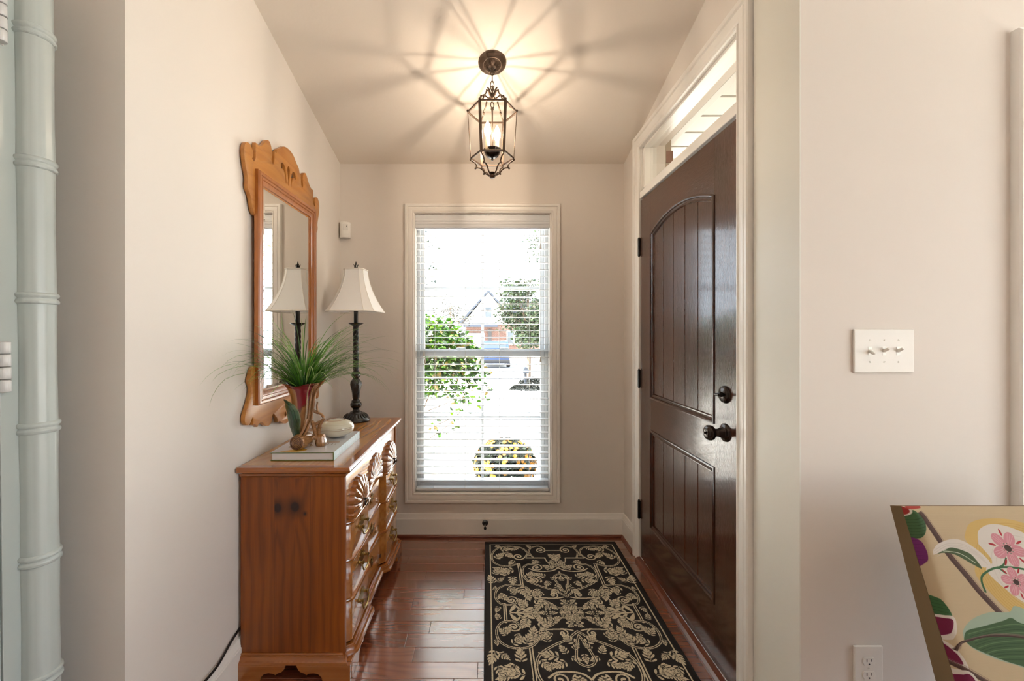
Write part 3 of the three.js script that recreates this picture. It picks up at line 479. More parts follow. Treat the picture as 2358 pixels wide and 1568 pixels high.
// ------------------------------------------------------------------ block-front chest of drawers
{
  const t = thing('chest_of_drawers', 'low pine chest of drawers with carved shells and brass pulls', 'chest', [-0.735, 0, -2.045]);
  const S = (x0, d0, x1, d1) => { const o = []; for (let i = 0; i <= 8; i++) { const u = i / 8; o.push([lerp(x0, x1, u * u * (3 - 2 * u)), lerp(d0, d1, u)]); } return o; };
  const con = [...S(-0.566, 1.611, -0.530, 1.648), ...S(-0.530, 1.872, -0.562, 1.915), ...S(-0.562, 2.172, -0.530, 2.213), ...S(-0.530, 2.442, -0.566, 2.479)];
  const off = (e) => con.map(([x, d]) => [x + e, d]);
  const lightPine = mat({ map: pine, color: lin(0.95, 0.78, 0.56), roughness: 0.16, clearcoat: 1, clearcoatRoughness: 0.12, ior: 2.0 }, { grain: 'z' });
  const sideMap = tex(1024, 768, (u, v) => {          // three glued boards; the middle one has the knots, one of them cut by the joint
    const k = v < 0.325 ? 0 : v < 0.672 ? 1 : 2, du = [0.13, 0, 0.57][k], dv = [0.2, 0, 0.71][k], y = u * 0.67, x = v * 0.397;
    let warp = 0; if (k === 1) for (const [ky, kx] of [[0.558, 0.142], [0.56, 0.208]]) warp += 0.02 * Math.exp(-(((y - ky) / 0.11) ** 2)) * Math.sign(x - kx) * Math.exp(-(((x - kx) / 0.05) ** 2));
    const ring = 0.5 + 0.5 * Math.sin(((v + dv) * 11 + warp * 60 + 1.5 * (fbm(u + du, v + dv, 2, 4, 3) - 0.5)) * 6.283), f = fbm(u + du, v + dv, 7, 200, 3), big = fbm(u + du, v + dv, 2, 3, 2);
    let c = mixc([158, 84, 20], [98, 43, 6], clamp(0.3 * ring ** 2 + 0.35 * (f - 0.5) + 0.5 * (big - 0.5) + [0.28, 0.42, 0.25][k], 0, 1));
    if (k === 1) for (const [ky, kx, kr] of [[0.556, 0.1405, 0.016], [0.56, 0.207, 0.0175], [0.534, 0.245, 0.0048]]) { const r = Math.hypot((y - ky) * 0.85, x - kx) / kr + 0.1 * (f - 0.5); if (r < 3.2) c = mixc(c, [34, 13, 5], r < 0.72 ? 0.93 : r < 1 ? 0.93 - 1.6 * (r - 0.72) : 0.48 * ((3.2 - r) / 2.2) ** 2); }
    if (Math.abs(v - 0.325) < 0.0015 || Math.abs(v - 0.672) < 0.0015) c = mixc(c, [70, 30, 6], 0.45);
    return c;
  });
  sideMap.repeat.set(1, 1);
  const sideMat = mat({ map: sideMap, roughness: 0.4, clearcoat: 0.25, clearcoatRoughness: 0.25 });
  const side = (z0, z1) => { const g = span(-0.937, -0.54, 0.09, 0.768, z0, z1, 0.0012); const p = g.attributes.position, uv = g.attributes.uv; for (let i = 0; i < p.count; i++) uv.setXY(i, (p.getY(i) - 0.094) / 0.67, (p.getX(i) + 0.937) / 0.397); g.userData = { ownUV: true }; return g; };
  part('side_panel', side(-1.609, -1.589), sideMat, t, 'orange brown pine side panel with dark knots');
  part('side_panel', side(-2.501, -2.481), sideMat, t);
  part('carcase', span(-0.936, -0.59, 0.08, 0.766, -2.481, -1.609), M.pineZ, t);
  // top: slab with an ogee edge
  part('top_board', span(-0.943, -0.545, 0.768, 0.8078, -2.492, -1.6), M.pineZ, t);
  const EDGE = [[-0.006, 0.766], [0.005, 0.766], [0.0085, 0.771], [0.0095, 0.779], [0.0145, 0.783], [0.0235, 0.785], [0.0305, 0.79], [0.0325, 0.797], [0.03, 0.8045], [0.025, 0.808], [-0.006, 0.808]];
  const te = sweep(EDGE, [V(-0.943, 0, -1.6), V(-0.545, 0, -1.6), V(-0.545, 0, -2.492), V(-0.943, 0, -2.492)], false, UP); te.userData = { grain: 'x' };
  part('top_moulding', te, M.pineRed, t);
  // plinth moulding follows the blocks
  const plinthPath = [V(-0.94, 0, -1.588), V(-0.552, 0, -1.588), ...off(0.006).map(([x, d]) => V(x, 0, -d)), V(-0.552, 0, -2.502), V(-0.94, 0, -2.502)];
  const PL = [[-0.012, 0.099], [0.003, 0.099], [0.0055, 0.096], [0.0045, 0.092], [0.006, 0.0905], [0.0085, 0.0905], [0.0095, 0.086], [0.014, 0.079], [0.0195, 0.075], [0.021, 0.0705], [0.021, 0.067], [-0.012, 0.067]];
  const pg = sweep(PL, plinthPath, false, UP); pg.userData = { grain: 'z' };
  part('plinth_moulding', pg, M.pineRed, t);
  part('plinth', span(-0.936, -0.575, 0.066, 0.095, -2.49, -1.6), M.pineRed, t);
  // bracket feet
  const br = [[0, 0.067], [0.202, 0.067], [0.197, 0.052], [0.187, 0.041], [0.172, 0.036], [0.164, 0.0295], [0.155, 0.035], [0.137, 0.0375], [0.12, 0.033], [0.108, 0.022], [0.103, 0.0], [0, 0]];
  const bump = (s) => s;
  const foot = (flip, x0) => extrude(shapeOf(bump(br.map(([x, y]) => [flip ? x0 - x : x0 + x, y]))), 0.022, 0.003);
  for (const z of [-1.588, -2.524]) { part('bracket_foot', foot(false, -0.957), M.pineRed, t).position.z += 0; t.children.at(-1).geometry.translate(0, 0, z); part('bracket_foot', foot(true, -0.513), M.pineRed, t); t.children.at(-1).geometry.translate(0, 0, z); }
  const fs = (flip, z0) => extrudeX(shapeOf(br.map(([x, y]) => [flip ? z0 + x * 0.9 : z0 - x * 0.9, y])), -0.535, 0.022, 0.003);
  part('bracket_foot', fs(false, -1.5885), M.pineRed, t); part('bracket_foot', fs(true, -2.502), M.pineRed, t);
  // drawers
  const rows = [[0.576, 0.766], [0.43, 0.568], [0.276, 0.422], [0.108, 0.268]];
  const plate = (w, h) => { const q = [[0, 0.5], [0.08, 0.38], [0.16, 0.3], [0.12, 0.2], [0.24, 0.22], [0.34, 0.32], [0.4, 0.2], [0.5, 0.12], [0.44, -0.02], [0.36, -0.1], [0.3, -0.22], [0.18, -0.2], [0.12, -0.32], [0.05, -0.4], [0, -0.5]]; return [...q, ...q.slice(1, -1).reverse().map(([a, b]) => [-a, b])].map(([a, b]) => [a * w, b * h]); };
  const onFront = (g, x, y, d) => g.rotateY(Math.PI / 2).translate(x, y, -d);           // local +z becomes +x
  const pull = (dr, x, y, d) => {
    const h = part('drawer_pull', onFront(extrude(shapeOf(plate(0.094, 0.07)), 0.0022, 0.0006), x + 0.0002, y + 0.006, d), M.brass, dr, 'ornate brass bail pull');
    const sub = [];
    for (const s of [-1, 1]) { sub.push(lathe([[0, 0], [0.008, 0], [0.006, 0.004], [0.0045, 0.014], [0.0075, 0.017], [0.0075, 0.021], [0.004, 0.024], [0, 0.025]], 16).rotateX(Math.PI / 2).translate(s * 0.034, 0.006, 0)); }
    sub.push(tube([[-0.034, 0.006, 0.016], [-0.04, -0.006, 0.019], [-0.036, -0.022, 0.021], [-0.02, -0.029, 0.022], [0, -0.031, 0.0225], [0.02, -0.029, 0.022], [0.036, -0.022, 0.021], [0.04, -0.006, 0.019], [0.034, 0.006, 0.016]], 0.0027, 32, 8, false, (u) => 0.8 + 0.6 * Math.sin(u * Math.PI)));
    const b = part('bail', onFront(merge(sub), x, y, d), M.brass, dr);
    return [h, b];
  };
  const keyhole = (dr, x, y, d) => part('keyhole_plate', merge([onFront(extrude(shapeOf(plate(0.05, 0.062)), 0.002, 0.0005), x + 0.0002, y, d), onFront(lathe([[0, 0.004], [0.005, 0.004], [0.006, 0.002]], 14).rotateX(Math.PI / 2), x, y + 0.004, d)]), M.brass, dr, 'small brass keyhole plate');
  rows.forEach(([y0, y1], i) => {
    const front = i ? con : [[-0.547, 1.6125], [-0.547, 2.4775]];
    const pts = [...front.map(([x, d]) => [x, d]), [-0.589, 2.4775], [-0.589, 1.6125]];
    const g = creased(extrudeY(shapeOf(pts), y0, y1 - y0, 0.0015), 0.5);
    const dr = part('drawer', g, lightPine, t);
    if (i) {
      const y = (y0 + y1) / 2 + (i === 3 ? 0.012 : 0.01);
      pull(dr, -0.53, y, 1.765); pull(dr, -0.53, y, 2.325); keyhole(dr, -0.56, y, 2.036);
    } else for (const [d, R, convex] of [[1.764, 0.112, true], [2.044, 0.122, false], [2.326, 0.112, true]]) {
      const nr = 26, nt = 132, lobes = 11;
      const g2 = grid(nt, nr, (u, v) => {
        const th = Math.PI * (-0.08 + 1.16 * u), k = Math.abs(Math.cos(lobes * Math.PI * u)), lobe = Math.sqrt(1 - (1 - k) ** 2 * 0.98), edge = v > 0.96;
        const rim = R * (1 - 0.06 * (1 - lobe)) * (convex ? 1 : 0.98 + 0.05 * Math.sin(th)), q = Math.min(v / 0.96, 1), r = rim * q;
        const dome = convex ? 0.014 + 0.02 * Math.sin(Math.PI * clamp(0.2 + 0.72 * q, 0, 1)) : 0.003 + 0.009 * q * q;
        const hgt = edge ? -0.002 : dome - (1 - lobe) * 0.011 * Math.min(1, q * 1.6) * (convex ? 1 : 0.7);
        return [-0.547 + hgt, 0.606 + Math.max(-0.028, r * Math.sin(th)), -d + r * Math.cos(th)];
      });
      const sg = creased(g2, 0.9); const shell = part('shell_carving', sg, mat({ map: pine, color: lin(0.72, 0.5, 0.34), roughness: 0.18, clearcoat: 1, clearcoatRoughness: 0.12, ior: 1.9 }, { grain: 'y' }), dr, 'carved fan shaped shell');
      if (convex) {
        part('ring_pull', merge([flat(new THREE.TorusGeometry(0.013, 0.0024, 10, 28).rotateY(Math.PI / 2 - 0.25).translate(-0.547 + 0.041, 0.604, -d)), lathe([[0, 0], [0.012, 0], [0.011, 0.006], [0.005, 0.012], [0.005, 0.026], [0, 0.028]], 18).rotateZ(-Math.PI / 2).translate(-0.547 + 0.012, 0.617, -d)]), M.bronze, dr, 'dark ring pull in the shell');
        for (const k of [-1, 1]) part('shell_scroll', lathe([[0, 0.012], [0.007, 0.011], [0.01, 0.006], [0.011, 0]], 18).rotateZ(-Math.PI / 2).translate(-0.547 + 0.014, 0.598, -d + k * 0.025), lightPine, dr);
      }
    }
  });
  const BEAD = [[-0.03, -0.008], [0.003, -0.008], [0.0085, -0.006], [0.0095, -0.0025], [0.0045, 0], [0.0095, 0.0025], [0.0085, 0.006], [0.003, 0.008], [-0.03, 0.008]];
  for (const y of [0.572, 0.426, 0.272]) { const g = sweep(BEAD.map(([a, b]) => [a, b * 0.9]), con.map(([x, d]) => V(x, y, -d)), false, UP); g.userData = { grain: 'z' }; part('drawer_rail', g, mat({ map: pine, color: lin(0.8, 0.6, 0.42), roughness: 0.16, clearcoat: 1, clearcoatRoughness: 0.1, ior: 1.9 }, { grain: 'z' }), t); }
}
{ const t = single('power_cord', tube([[-0.9435, 0.2, -1.75], [-0.9435, 0.19, -1.62], [-0.942, 0.178, -1.54], [-0.939, 0.158, -1.47], [-0.937, 0.156, -1.44], [-0.938, 0.157, -1.36], [-0.938, 0.158, -1.26], [-0.939, 0.158, -1.12]], 0.0042, 60, 10), M.cable, 'black electric cord running along the top of the left baseboard', 'cord'); }

// ------------------------------------------------------------------ things on the chest
const TOP = 0.8082;
{ // table lamp
  const x = -0.757, z = -2.42, t = thing('table_lamp', 'black turned table lamp with a cream bell shade on the chest', 'lamp', [x, TOP, z]);
  const at = (g) => moved(g, x, TOP, z);
  const base = part('base', at(lathe([[0, 0.0005], [0.079, 0.0005], [0.081, 0.004], [0.081, 0.012], [0.076, 0.016], [0.075, 0.02], [0.066, 0.026], [0.055, 0.037], [0.044, 0.046], [0.034, 0.05], [0.033, 0.054], [0.022, 0.057], [0.018, 0.066], [0.0175, 0.072], [0, 0.072]], 56)), M.blackMetal, t);
  const petals = []; for (let i = 0; i < 22; i++) { const a = i / 22 * Math.PI * 2; const g = flat(new THREE.SphereGeometry(1, 10, 8).scale(0.0062, 0.0045, 0.017)); g.rotateX(0.72); g.translate(0, 0.0345, 0.0585); g.rotateY(a); petals.push(g); }
  part('petal_ring', at(merge(petals)), M.blackMetal, base);
  part('knob', at(lathe([[0, 0.07], [0.018, 0.072], [0.029, 0.082], [0.0325, 0.094], [0.03, 0.105], [0.022, 0.111], [0.026, 0.116], [0.022, 0.121], [0.017, 0.126], [0, 0.126]], 36)), M.blackMetal, t);
  const vase = lathe([[0, 0.124], [0.016, 0.126], [0.02, 0.135], [0.022, 0.16], [0.027, 0.19], [0.0325, 0.21], [0.031, 0.226], [0.022, 0.24], [0.0165, 0.248], [0.02, 0.253], [0.0255, 0.262], [0.0265, 0.272], [0.022, 0.282], [0.017, 0.288], [0, 0.288]], 48);
  { const p = vase.attributes.position; for (let i = 0; i < p.count; i++) { const a = Math.atan2(p.getZ(i), p.getX(i)), r = Math.hypot(p.getX(i), p.getZ(i)); const k = 1 + 0.06 * Math.cos(a * 8) * sstep(r, 0.018, 0.03); p.setX(i, p.getX(i) * k); p.setZ(i, p.getZ(i) * k); } }
  part('turned_bulb', at(creased(vase, 0.8)), M.blackMetal, t);
  const rope = grid(48, 90, (u, v) => { const a = u * Math.PI * 2, y = 0.286 + v * 0.262, r = 0.0145 + 0.0028 * Math.abs(Math.cos(1.5 * (a - v * 17))); return [r * Math.cos(-a), y, r * Math.sin(-a)]; });
  part('twisted_column', at(rope), M.blackMetal, t);
  part('drip_pan', at(lathe([[0.012, 0.545], [0.017, 0.548], [0.022, 0.553], [0.034, 0.56], [0.0425, 0.566], [0.0435, 0.569], [0.038, 0.568], [0.0125, 0.561], [0.0125, 0.66], [0, 0.66]], 40)), M.blackMetal, t);
  // shade: bell with four wide and four narrow sides
  const ring = (k, ry) => { const o = [], A = 0.74, B = 0.67; for (const [a, b] of [[1, 0.69], [0.69, 1], [-0.69, 1], [-1, 0.69], [-1, -0.69], [-0.69, -1], [0.69, -1], [1, -0.69]]) { const c = Math.cos(ry), s = Math.sin(ry); o.push([(a * c + b * s) * k, (-a * s + b * c) * k]); } return o; };
  const prof = (v) => lerp(0.056, 0.139, Math.pow(v, 1.75));                  // half width from top to bottom
  const y1 = 0.876, y0 = 0.634, rot = -0.065, rows = 24;
  const shell = (inset) => { const P = []; const tri = (a, b, c) => P.push(...a, ...b, ...c); for (let j = 0; j < rows; j++) { const q = [j / rows, (j + 1) / rows].map((v) => ring(prof(v) - inset, rot).map(([a, b]) => [a, lerp(y1, y0, v), b])); for (let i = 0; i < 8; i++) { const k = (i + 1) % 8; tri(q[0][i], q[1][i], q[1][k]); tri(q[0][i], q[1][k], q[0][k]); } } const g = new THREE.BufferGeometry().setAttribute('position', new THREE.BufferAttribute(new Float32Array(P), 3)); g.computeVertexNormals(); return creased(g, 0.3); };
  const weave = tex(128, 128, (u, v) => [128 + 60 * (Math.sin(u * 128 * 1.57) + Math.sin(v * 128 * 1.57)) * 0.5], false, [1 / 0.03, 1 / 0.03]);
  const cloth = mat({ color: srgb(255, 253, 249), roughness: 0.85, transmission: 0.18, thickness: 0, bumpMap: weave, bumpScale: 0.0001, side: THREE.DoubleSide });
  const shade = part('lamp_shade', at(shell(0)), cloth, t, 'cream fabric bell shade');
  const trimM = mat({ color: srgb(250, 245, 235), roughness: 0.8 });
  const seams = []; for (let i = 0; i < 8; i++) seams.push(tube(Array.from({ length: 9 }, (_, j) => { const v = j / 8, [a, b] = ring(prof(v) + 0.0002, rot)[i]; return [a, lerp(y1, y0, v), b]; }), 0.0013, 20, 6));
  part('seam_trim', at(merge(seams)), trimM, shade);
  const rim = (v, r) => { const q = ring(prof(v), rot).map(([a, b]) => V(a, lerp(y1, y0, v), b)); const l = []; for (let i = 0; i < 8; i++) l.push(tube([q[i], q[(i + 1) % 8]], r, 1, 8)); return merge(l); };
  part('rim_trim', at(merge([rim(0, 0.004), rim(1, 0.0038)])), trimM, shade);
  part('harp', at(merge([tube([[0, 0.66, 0], [0.03, 0.69, 0], [0.034, 0.76, 0], [0.02, 0.84, 0], [0, 0.872, 0]], 0.0016, 24, 6), tube([[0, 0.66, 0], [-0.03, 0.69, 0], [-0.034, 0.76, 0], [-0.02, 0.84, 0], [0, 0.872, 0]], 0.0016, 24, 6), tube([[-0.05, 0.874, 0], [0.05, 0.874, 0]], 0.0015, 2, 6), tube([[0, 0.874, -0.05], [0, 0.874, 0.05]], 0.0015, 2, 6)])), M.brass, t);
  const fin = [lathe([[0, 0.873], [0.0125, 0.874], [0.0115, 0.882], [0.008, 0.897], [0.0065, 0.906], [0.004, 0.914], [0.0012, 0.926], [0, 0.927]], 24)];
  for (let i = 0; i < 6; i++) { const a = i * Math.PI / 3 + 0.3; fin.push(tube([[0.008 * Math.cos(a), 0.888, 0.008 * Math.sin(a)], [0.01 * Math.cos(a), 0.9, 0.01 * Math.sin(a)], [0.0155 * Math.cos(a), 0.906, 0.0155 * Math.sin(a)]], 0.0032, 8, 7, false, (u) => 1.1 - 0.8 * u)); }
  part('finial', at(merge(fin)), M.blackMetal, t);
}
const BTOP = TOP + 0.0338;
{ // large book
  const x0 = -0.863, x1 = -0.6125, z1 = -1.661, z0 = -2.022, ry = 0.02;
  const t = thing('book', 'large pale hardback book with green board edges under the vase', 'book', [-0.738, TOP, -1.84]);
  const turn = (g) => g.translate(0.738, -TOP, 1.84).rotateY(ry).translate(-0.738, TOP, -1.84);
  const c = document.createElement('canvas'); c.width = 768; c.height = 1024; const k = c.getContext('2d');
  k.fillStyle = '#d9dadf'; k.fillRect(0, 0, 768, 1024);
  k.fillStyle = '#dcae2e'; k.beginPath(); k.moveTo(90, 985); k.bezierCurveTo(180, 930, 220, 900, 300, 880); k.bezierCurveTo(420, 870, 430, 950, 330, 990); k.bezierCurveTo(260, 1010, 130, 1010, 90, 985); k.fill();
  k.fillStyle = '#9a8a5a'; k.beginPath(); k.ellipse(250, 760, 150, 70, -0.2, 0, 7); k.fill();
  k.fillStyle = '#6b4636'; for (const [a, b] of [[400, 70], [445, 26], [480, 60], [560, 22], [610, 22], [655, 12]]) k.fillRect(a, 650, b * 0.5, 46);      // print too blurred to read
  k.fillStyle = '#b98d6a'; k.fillRect(380, 560, 300, 40);
  const jt = finish(new THREE.CanvasTexture(c), true, [1, 1]);
  const jacket = mat({ map: jt, roughness: 0.28, clearcoat: 0.4, clearcoatRoughness: 0.2 });
  const s = document.createElement('canvas'); s.width = 1024; s.height = 96; const q = s.getContext('2d'); q.fillStyle = '#bcd2d2'; q.fillRect(0, 0, 1024, 96); q.fillStyle = '#e6f0f4'; for (let i = 0, x = 60; x < 940; i++) { const w = 8 + 22 * HASH[i * 37 + 5]; if (HASH[i * 91 + 3] > 0.16) { q.fillRect(x, 24, 7, 46); if (HASH[i * 53] > 0.4) q.fillRect(x, HASH[i] > 0.5 ? 24 : 44, w, 8); } x += w + 12; }      // lettering too small to read
  const spineM = mat({ map: finish(new THREE.CanvasTexture(s), true, [1, 1]), roughness: 0.3, clearcoat: 0.4 });
  const green = mat({ color: srgb(96, 112, 58), roughness: 0.5 }), paper = mat({ color: srgb(226, 220, 218), roughness: 0.85, bumpMap: tex(16, 256, (u, v) => [128 + 120 * (HASH[Math.floor(v * 256) * 7 & 65535] - 0.5)], false, [1 / 0.1, 1 / 0.05]), bumpScale: 0.0004 });
  part('cover', turn(merge([span(x0, x1, TOP, TOP + 0.0032, z0, z1, 0.0008), span(x0, x1, TOP + 0.0298, TOP + 0.033, z0, z1, 0.0008), span(x1 - 0.0032, x1, TOP + 0.0032, TOP + 0.0298, z0, z1)])), green, t);
  const pg = span(x0 + 0.005, x1 - 0.004, TOP + 0.0032, TOP + 0.0298, z0 + 0.004, z1 - 0.004); part('page_block', turn(pg), paper, t);
  const jg = grid(1, 1, (u, v) => [lerp(x0, x1, u), TOP + 0.0335, lerp(z1, z0, v)]);
  const sheet = (g) => g;
  const dj = box(x1 - x0, 0.0005, z1 - z0, (x0 + x1) / 2, TOP + 0.03325, (z0 + z1) / 2); { const p = dj.attributes.position, uv = dj.attributes.uv; for (let i = 0; i < p.count; i++) uv.setXY(i, (p.getX(i) - x0) / (x1 - x0), (z1 - p.getZ(i)) / (z1 - z0)); dj.userData = { ownUV: true }; }
  part('dust_jacket', turn(sheet(dj)), jacket, t);
  const sp = box(0.0006, 0.0335, z1 - z0, x1 + 0.0003, TOP + 0.01675, (z0 + z1) / 2); { const p = sp.attributes.position, uv = sp.attributes.uv; for (let i = 0; i < p.count; i++) uv.setXY(i, (z1 - p.getZ(i)) / (z1 - z0), (p.getY(i) - TOP) / 0.0335); sp.userData = { ownUV: true }; }
  part('spine', turn(sp), spineM, t, 'pale blue spine with white lettering');
}
{ // polished stone box
  const x = -0.684, z = -1.905, y = BTOP + 0.0425, t = thing('stone_box', 'oval polished cream stone box lying on the book', 'box', [x, BTOP, z]);
  const stone = tex(512, 256, (u, v) => { const n = fbm(u, v, 3, 6, 5), b = Math.sin((v * 5 + n * 2.6) * 6.28); let c = mixc([232, 229, 212], [214, 208, 184], clamp(0.5 + 0.35 * b, 0, 1) * 0.6); const w = Math.abs(v - 0.86 - 0.1 * (n - 0.5)); if (w < 0.03) c = mixc(c, [150, 100, 74], (1 - w / 0.03) * 0.7); return c; });
  const sm = mat({ map: stone, roughness: 0.1, clearcoat: 1, clearcoatRoughness: 0.05 });
  const half = (y0, y1) => { const g = grid(64, 20, (u, v) => { const p = lerp(y0, y1, v), a = u * Math.PI * 2, c = Math.pow(Math.max(0, 1 - Math.abs(p) ** 2.1), 0.5); return [0.0765 * c * Math.cos(-a), 0.0425 * p, 0.062 * c * Math.sin(-a)]; }); g.userData = { ownUV: true }; return g.rotateZ(0.03).rotateY(0.25).translate(x, y, z); };
  part('box_base', half(-1, 0.1), sm, t);
  part('lid', half(0.112, 1), sm, t);
  const seam = tube(Array.from({ length: 40 }, (_, i) => { const a = i / 40 * Math.PI * 2; return [0.0755 * Math.cos(a), 0.0045, 0.0612 * Math.sin(a)]; }), 0.0011, 80, 5, true).rotateZ(0.03).rotateY(0.25).translate(x, y, z);
  part('seam', seam, mat({ color: srgb(168, 156, 124), roughness: 0.5 }), t);
}
const VX = -0.757, VZ = -1.735;
{ // pottery vase shaped like a flower growing from logs
  const t = thing('vase', 'glazed red and brown pottery vase shaped like a flower on logs', 'vase', [VX, BTOP, VZ]);
  const cx = (c) => -0.762 + (c - 480) * 0.000219, cy = (c) => 1.1487 - 0.000219 * c;    // the sketch grid of the vase, 0.219 mm a step
  const gold = [0.36, 0.17, 0.06], red = [0.2, 0.003, 0.012], brown = [0.1, 0.035, 0.015], pale = [0.55, 0.4, 0.24];
  const glaze = mat({ color: 0xffffff, vertexColors: true, roughness: 0.2, metalness: 0.25, clearcoat: 1, clearcoatRoughness: 0.04, side: THREE.DoubleSide, bumpMap: tex(128, 128, (u, v) => [255 * fbm(u, v, 6, 6, 3)], false, [2, 2]), bumpScale: 0.0025 });
  const rings = [[1190, 400, 0.02], [1120, 415, 0.021], [1020, 438, 0.028], [900, 460, 0.0355], [800, 468, 0.0385], [700, 472, 0.0415], [600, 475, 0.044], [500, 476, 0.047], [400, 474, 0.0515], [320, 472, 0.0585], [250, 475, 0.068], [200, 478, 0.078], [160, 481, 0.089], [145, 482, 0.0945]];
  const curveR = (v, i) => { const n = rings.length - 1, s = Math.min(n - 1e-4, v * n), k = Math.floor(s), f = s - k, a = rings[Math.max(0, k - 1)][i], b = rings[k][i], c = rings[k + 1][i], d = rings[Math.min(n, k + 2)][i]; return 0.5 * (2 * b + (c - a) * f + (2 * a - 5 * b + 4 * c - d) * f * f + (3 * b - a - 3 * c + d) * f * f * f); };
  const bodyPt = (u, v, inset = 0) => { const a = u * Math.PI * 2, r = curveR(v, 2) - inset, flare = sstep(v, 0.72, 1), x = cx(curveR(v, 1)) + r * Math.cos(a), z = VZ + 0.8 * r * Math.sin(a) * (1 - 0.12 * flare * Math.cos(4 * a)); return [x, cy(curveR(v, 0)) + flare * (0.007 * Math.cos(2 * a) - 0.004 * Math.sin(a) + 0.003 * Math.cos(6 * a)), z]; };
  const bodyCol = (u, v) => {
    const a = u * Math.PI * 2 - Math.PI / 2; let d = Math.atan2(Math.sin(a + 0.05), Math.cos(a + 0.05)); const w = fbm(u, v, 9, 7, 3) - 0.5;
    if (v > 0.965) return pale;
    const reach = lerp(-0.15, 1.02, sstep(v + 0.1 * w, 0.26, 0.66));
    if (Math.abs(d) < reach) { if (d > 0.22 && v < 0.74 + 0.1 * w) return gold; return mixc(red, brown, clamp((Math.abs(d) - reach + 0.28) * 3.4, 0, 1)); }
    if (v > 0.6 && d > 0.8) return mixc(brown, red, 0.4);
    return mixc(gold, brown, clamp(0.5 + 2.4 * w, 0, 1) * 0.8);
  };
  part('flower_body', grid(96, 70, (u, v) => bodyPt(u, v), bodyCol), glaze, t);
  part('inner_wall', grid(64, 30, (u, v) => bodyPt(u, 0.55 + 0.448 * v, 0.0035), () => [0.11, 0.01, 0.014]), glaze, t);
  const solid = (c, g) => { const f = flat(g); f.setAttribute('color', new THREE.BufferAttribute(new Float32Array(f.attributes.position.count * 3).map((_, i) => c[i % 3] * (0.75 + 0.5 * HASH[(Math.floor(i / 9) * 13) & 65535])), 3)); f.userData.ownUV = true; return f; };
  const ridge = (u, r) => tube(Array.from({ length: 14 }, (_, i) => { const v = 0.02 + 0.95 * i / 13; return bodyPt(u, v, -0.001); }), r, 40, 8, false, (s) => 0.8 + 0.5 * (1 - s));
  part('ridge', solid(gold, ridge(0.1, 0.0046)), glaze, t); part('ridge', solid(gold, ridge(0.02, 0.0052)), glaze, t); part('ridge', solid(pale, ridge(0.145, 0.003)), glaze, t);
  // long green leaf
  const spine = [[390, 1160], [385, 1000], [380, 850], [350, 700], [290, 580], [182, 468]], wid = [0.012, 0.021, 0.026, 0.025, 0.019, 0.001];
  const sp = (v, i) => { const n = 5, s = Math.min(n - 1e-4, v * n), k = Math.floor(s), f = s - k; return lerp(spine[k][i], spine[k + 1][i], f * f * (3 - 2 * f) * 0.3 + f * 0.7); };
  const wd = (v) => { const n = 5, s = Math.min(n - 1e-4, v * n), k = Math.floor(s); return lerp(wid[k], wid[k + 1], s - k); };
  const leaf = (back) => grid(14, 40, (u, v) => { const q = u * 2 - 1, w = wd(v); return [cx(sp(v, 0)) + q * w, cy(sp(v, 1)) + q * w * 0.12, VZ + 0.03 + 0.012 * Math.sin(v * 2.6) - back * 0.006 * (1 - q * q) - 0.009 * q * q + 0.0028 * Math.exp(-q * q * 30)]; }, (u, v) => { const q = Math.abs(u * 2 - 1); return q > 0.9 ? [0.3, 0.3, 0.14] : mixc([0.012, 0.055, 0.022], [0.07, 0.12, 0.045], clamp(q * q + 0.5 * (fbm(u, v, 6, 20, 3) - 0.5), 0, 1)); });
  part('leaf', merge([leaf(0), leaf(1)].map((g) => (g.userData = { ownUV: true }, g))), glaze, t, 'dark green glazed leaf');
  // logs and branches
  const log = lathe([[0, 0.036], [0.018, 0.036], [0.026, 0.033], [0.031, 0.026], [0.0335, 0.0], [0.034, -0.03], [0.03, -0.045], [0.02, -0.052], [0, -0.054]], 40).rotateX(Math.PI / 2);
  { const p = log.attributes.position; for (let i = 0; i < p.count; i++) { const k = 1 + 0.05 * Math.sin(5 * Math.atan2(p.getY(i), p.getX(i))); p.setXYZ(i, p.getX(i) * k * 1.08, Math.max(-0.0288, p.getY(i) * k), p.getZ(i)); } }
  const lx = -0.766, ly = BTOP + 0.029, lz = VZ + 0.012;
  const lg = part('log_base', solid(gold, log.rotateY(-0.12).translate(lx, ly, lz)), glaze, t);
  part('log_rings', merge([0.026, 0.02, 0.014, 0.008, 0.003].map((r, i) => solid([0.16, 0.07, 0.035], flat(new THREE.TorusGeometry(r, 0.0018, 8, 40).translate(0, 0, 0.0355 - 0.02 * Math.max(0, r - 0.02))).rotateY(-0.12).translate(lx, ly, lz)))), glaze, lg);
  const P3 = (list) => list.map(([a, b, dz]) => [cx(a), cy(b), VZ + dz]);
  part('trunk_stem', merge([solid(gold, tube(P3([[440, 1240, 0.02], [520, 1170, 0.024], [590, 1050, 0.02], [620, 940, 0.012]]), 0.0068, 24, 9)), solid(gold, tube(P3([[420, 1210, 0.03], [500, 1120, 0.034], [560, 1000, 0.03], [590, 850, 0.022]]), 0.0055, 24, 9))]), glaze, t);
  part('root', solid(gold, tube(P3([[470, 1290, 0.01], [560, 1270, 0.0], [640, 1235, -0.012], [720, 1200, -0.025]]), 0.0095, 24, 9)), glaze, t);
  part('stump', solid(gold, lathe([[0, 0], [0.021, 0], [0.0235, 0.004], [0.0225, 0.018], [0.019, 0.03], [0.0195, 0.041], [0.014, 0.048], [0, 0.05]], 32).translate(cx(765), BTOP + 0.0002, VZ - 0.028)), glaze, t);
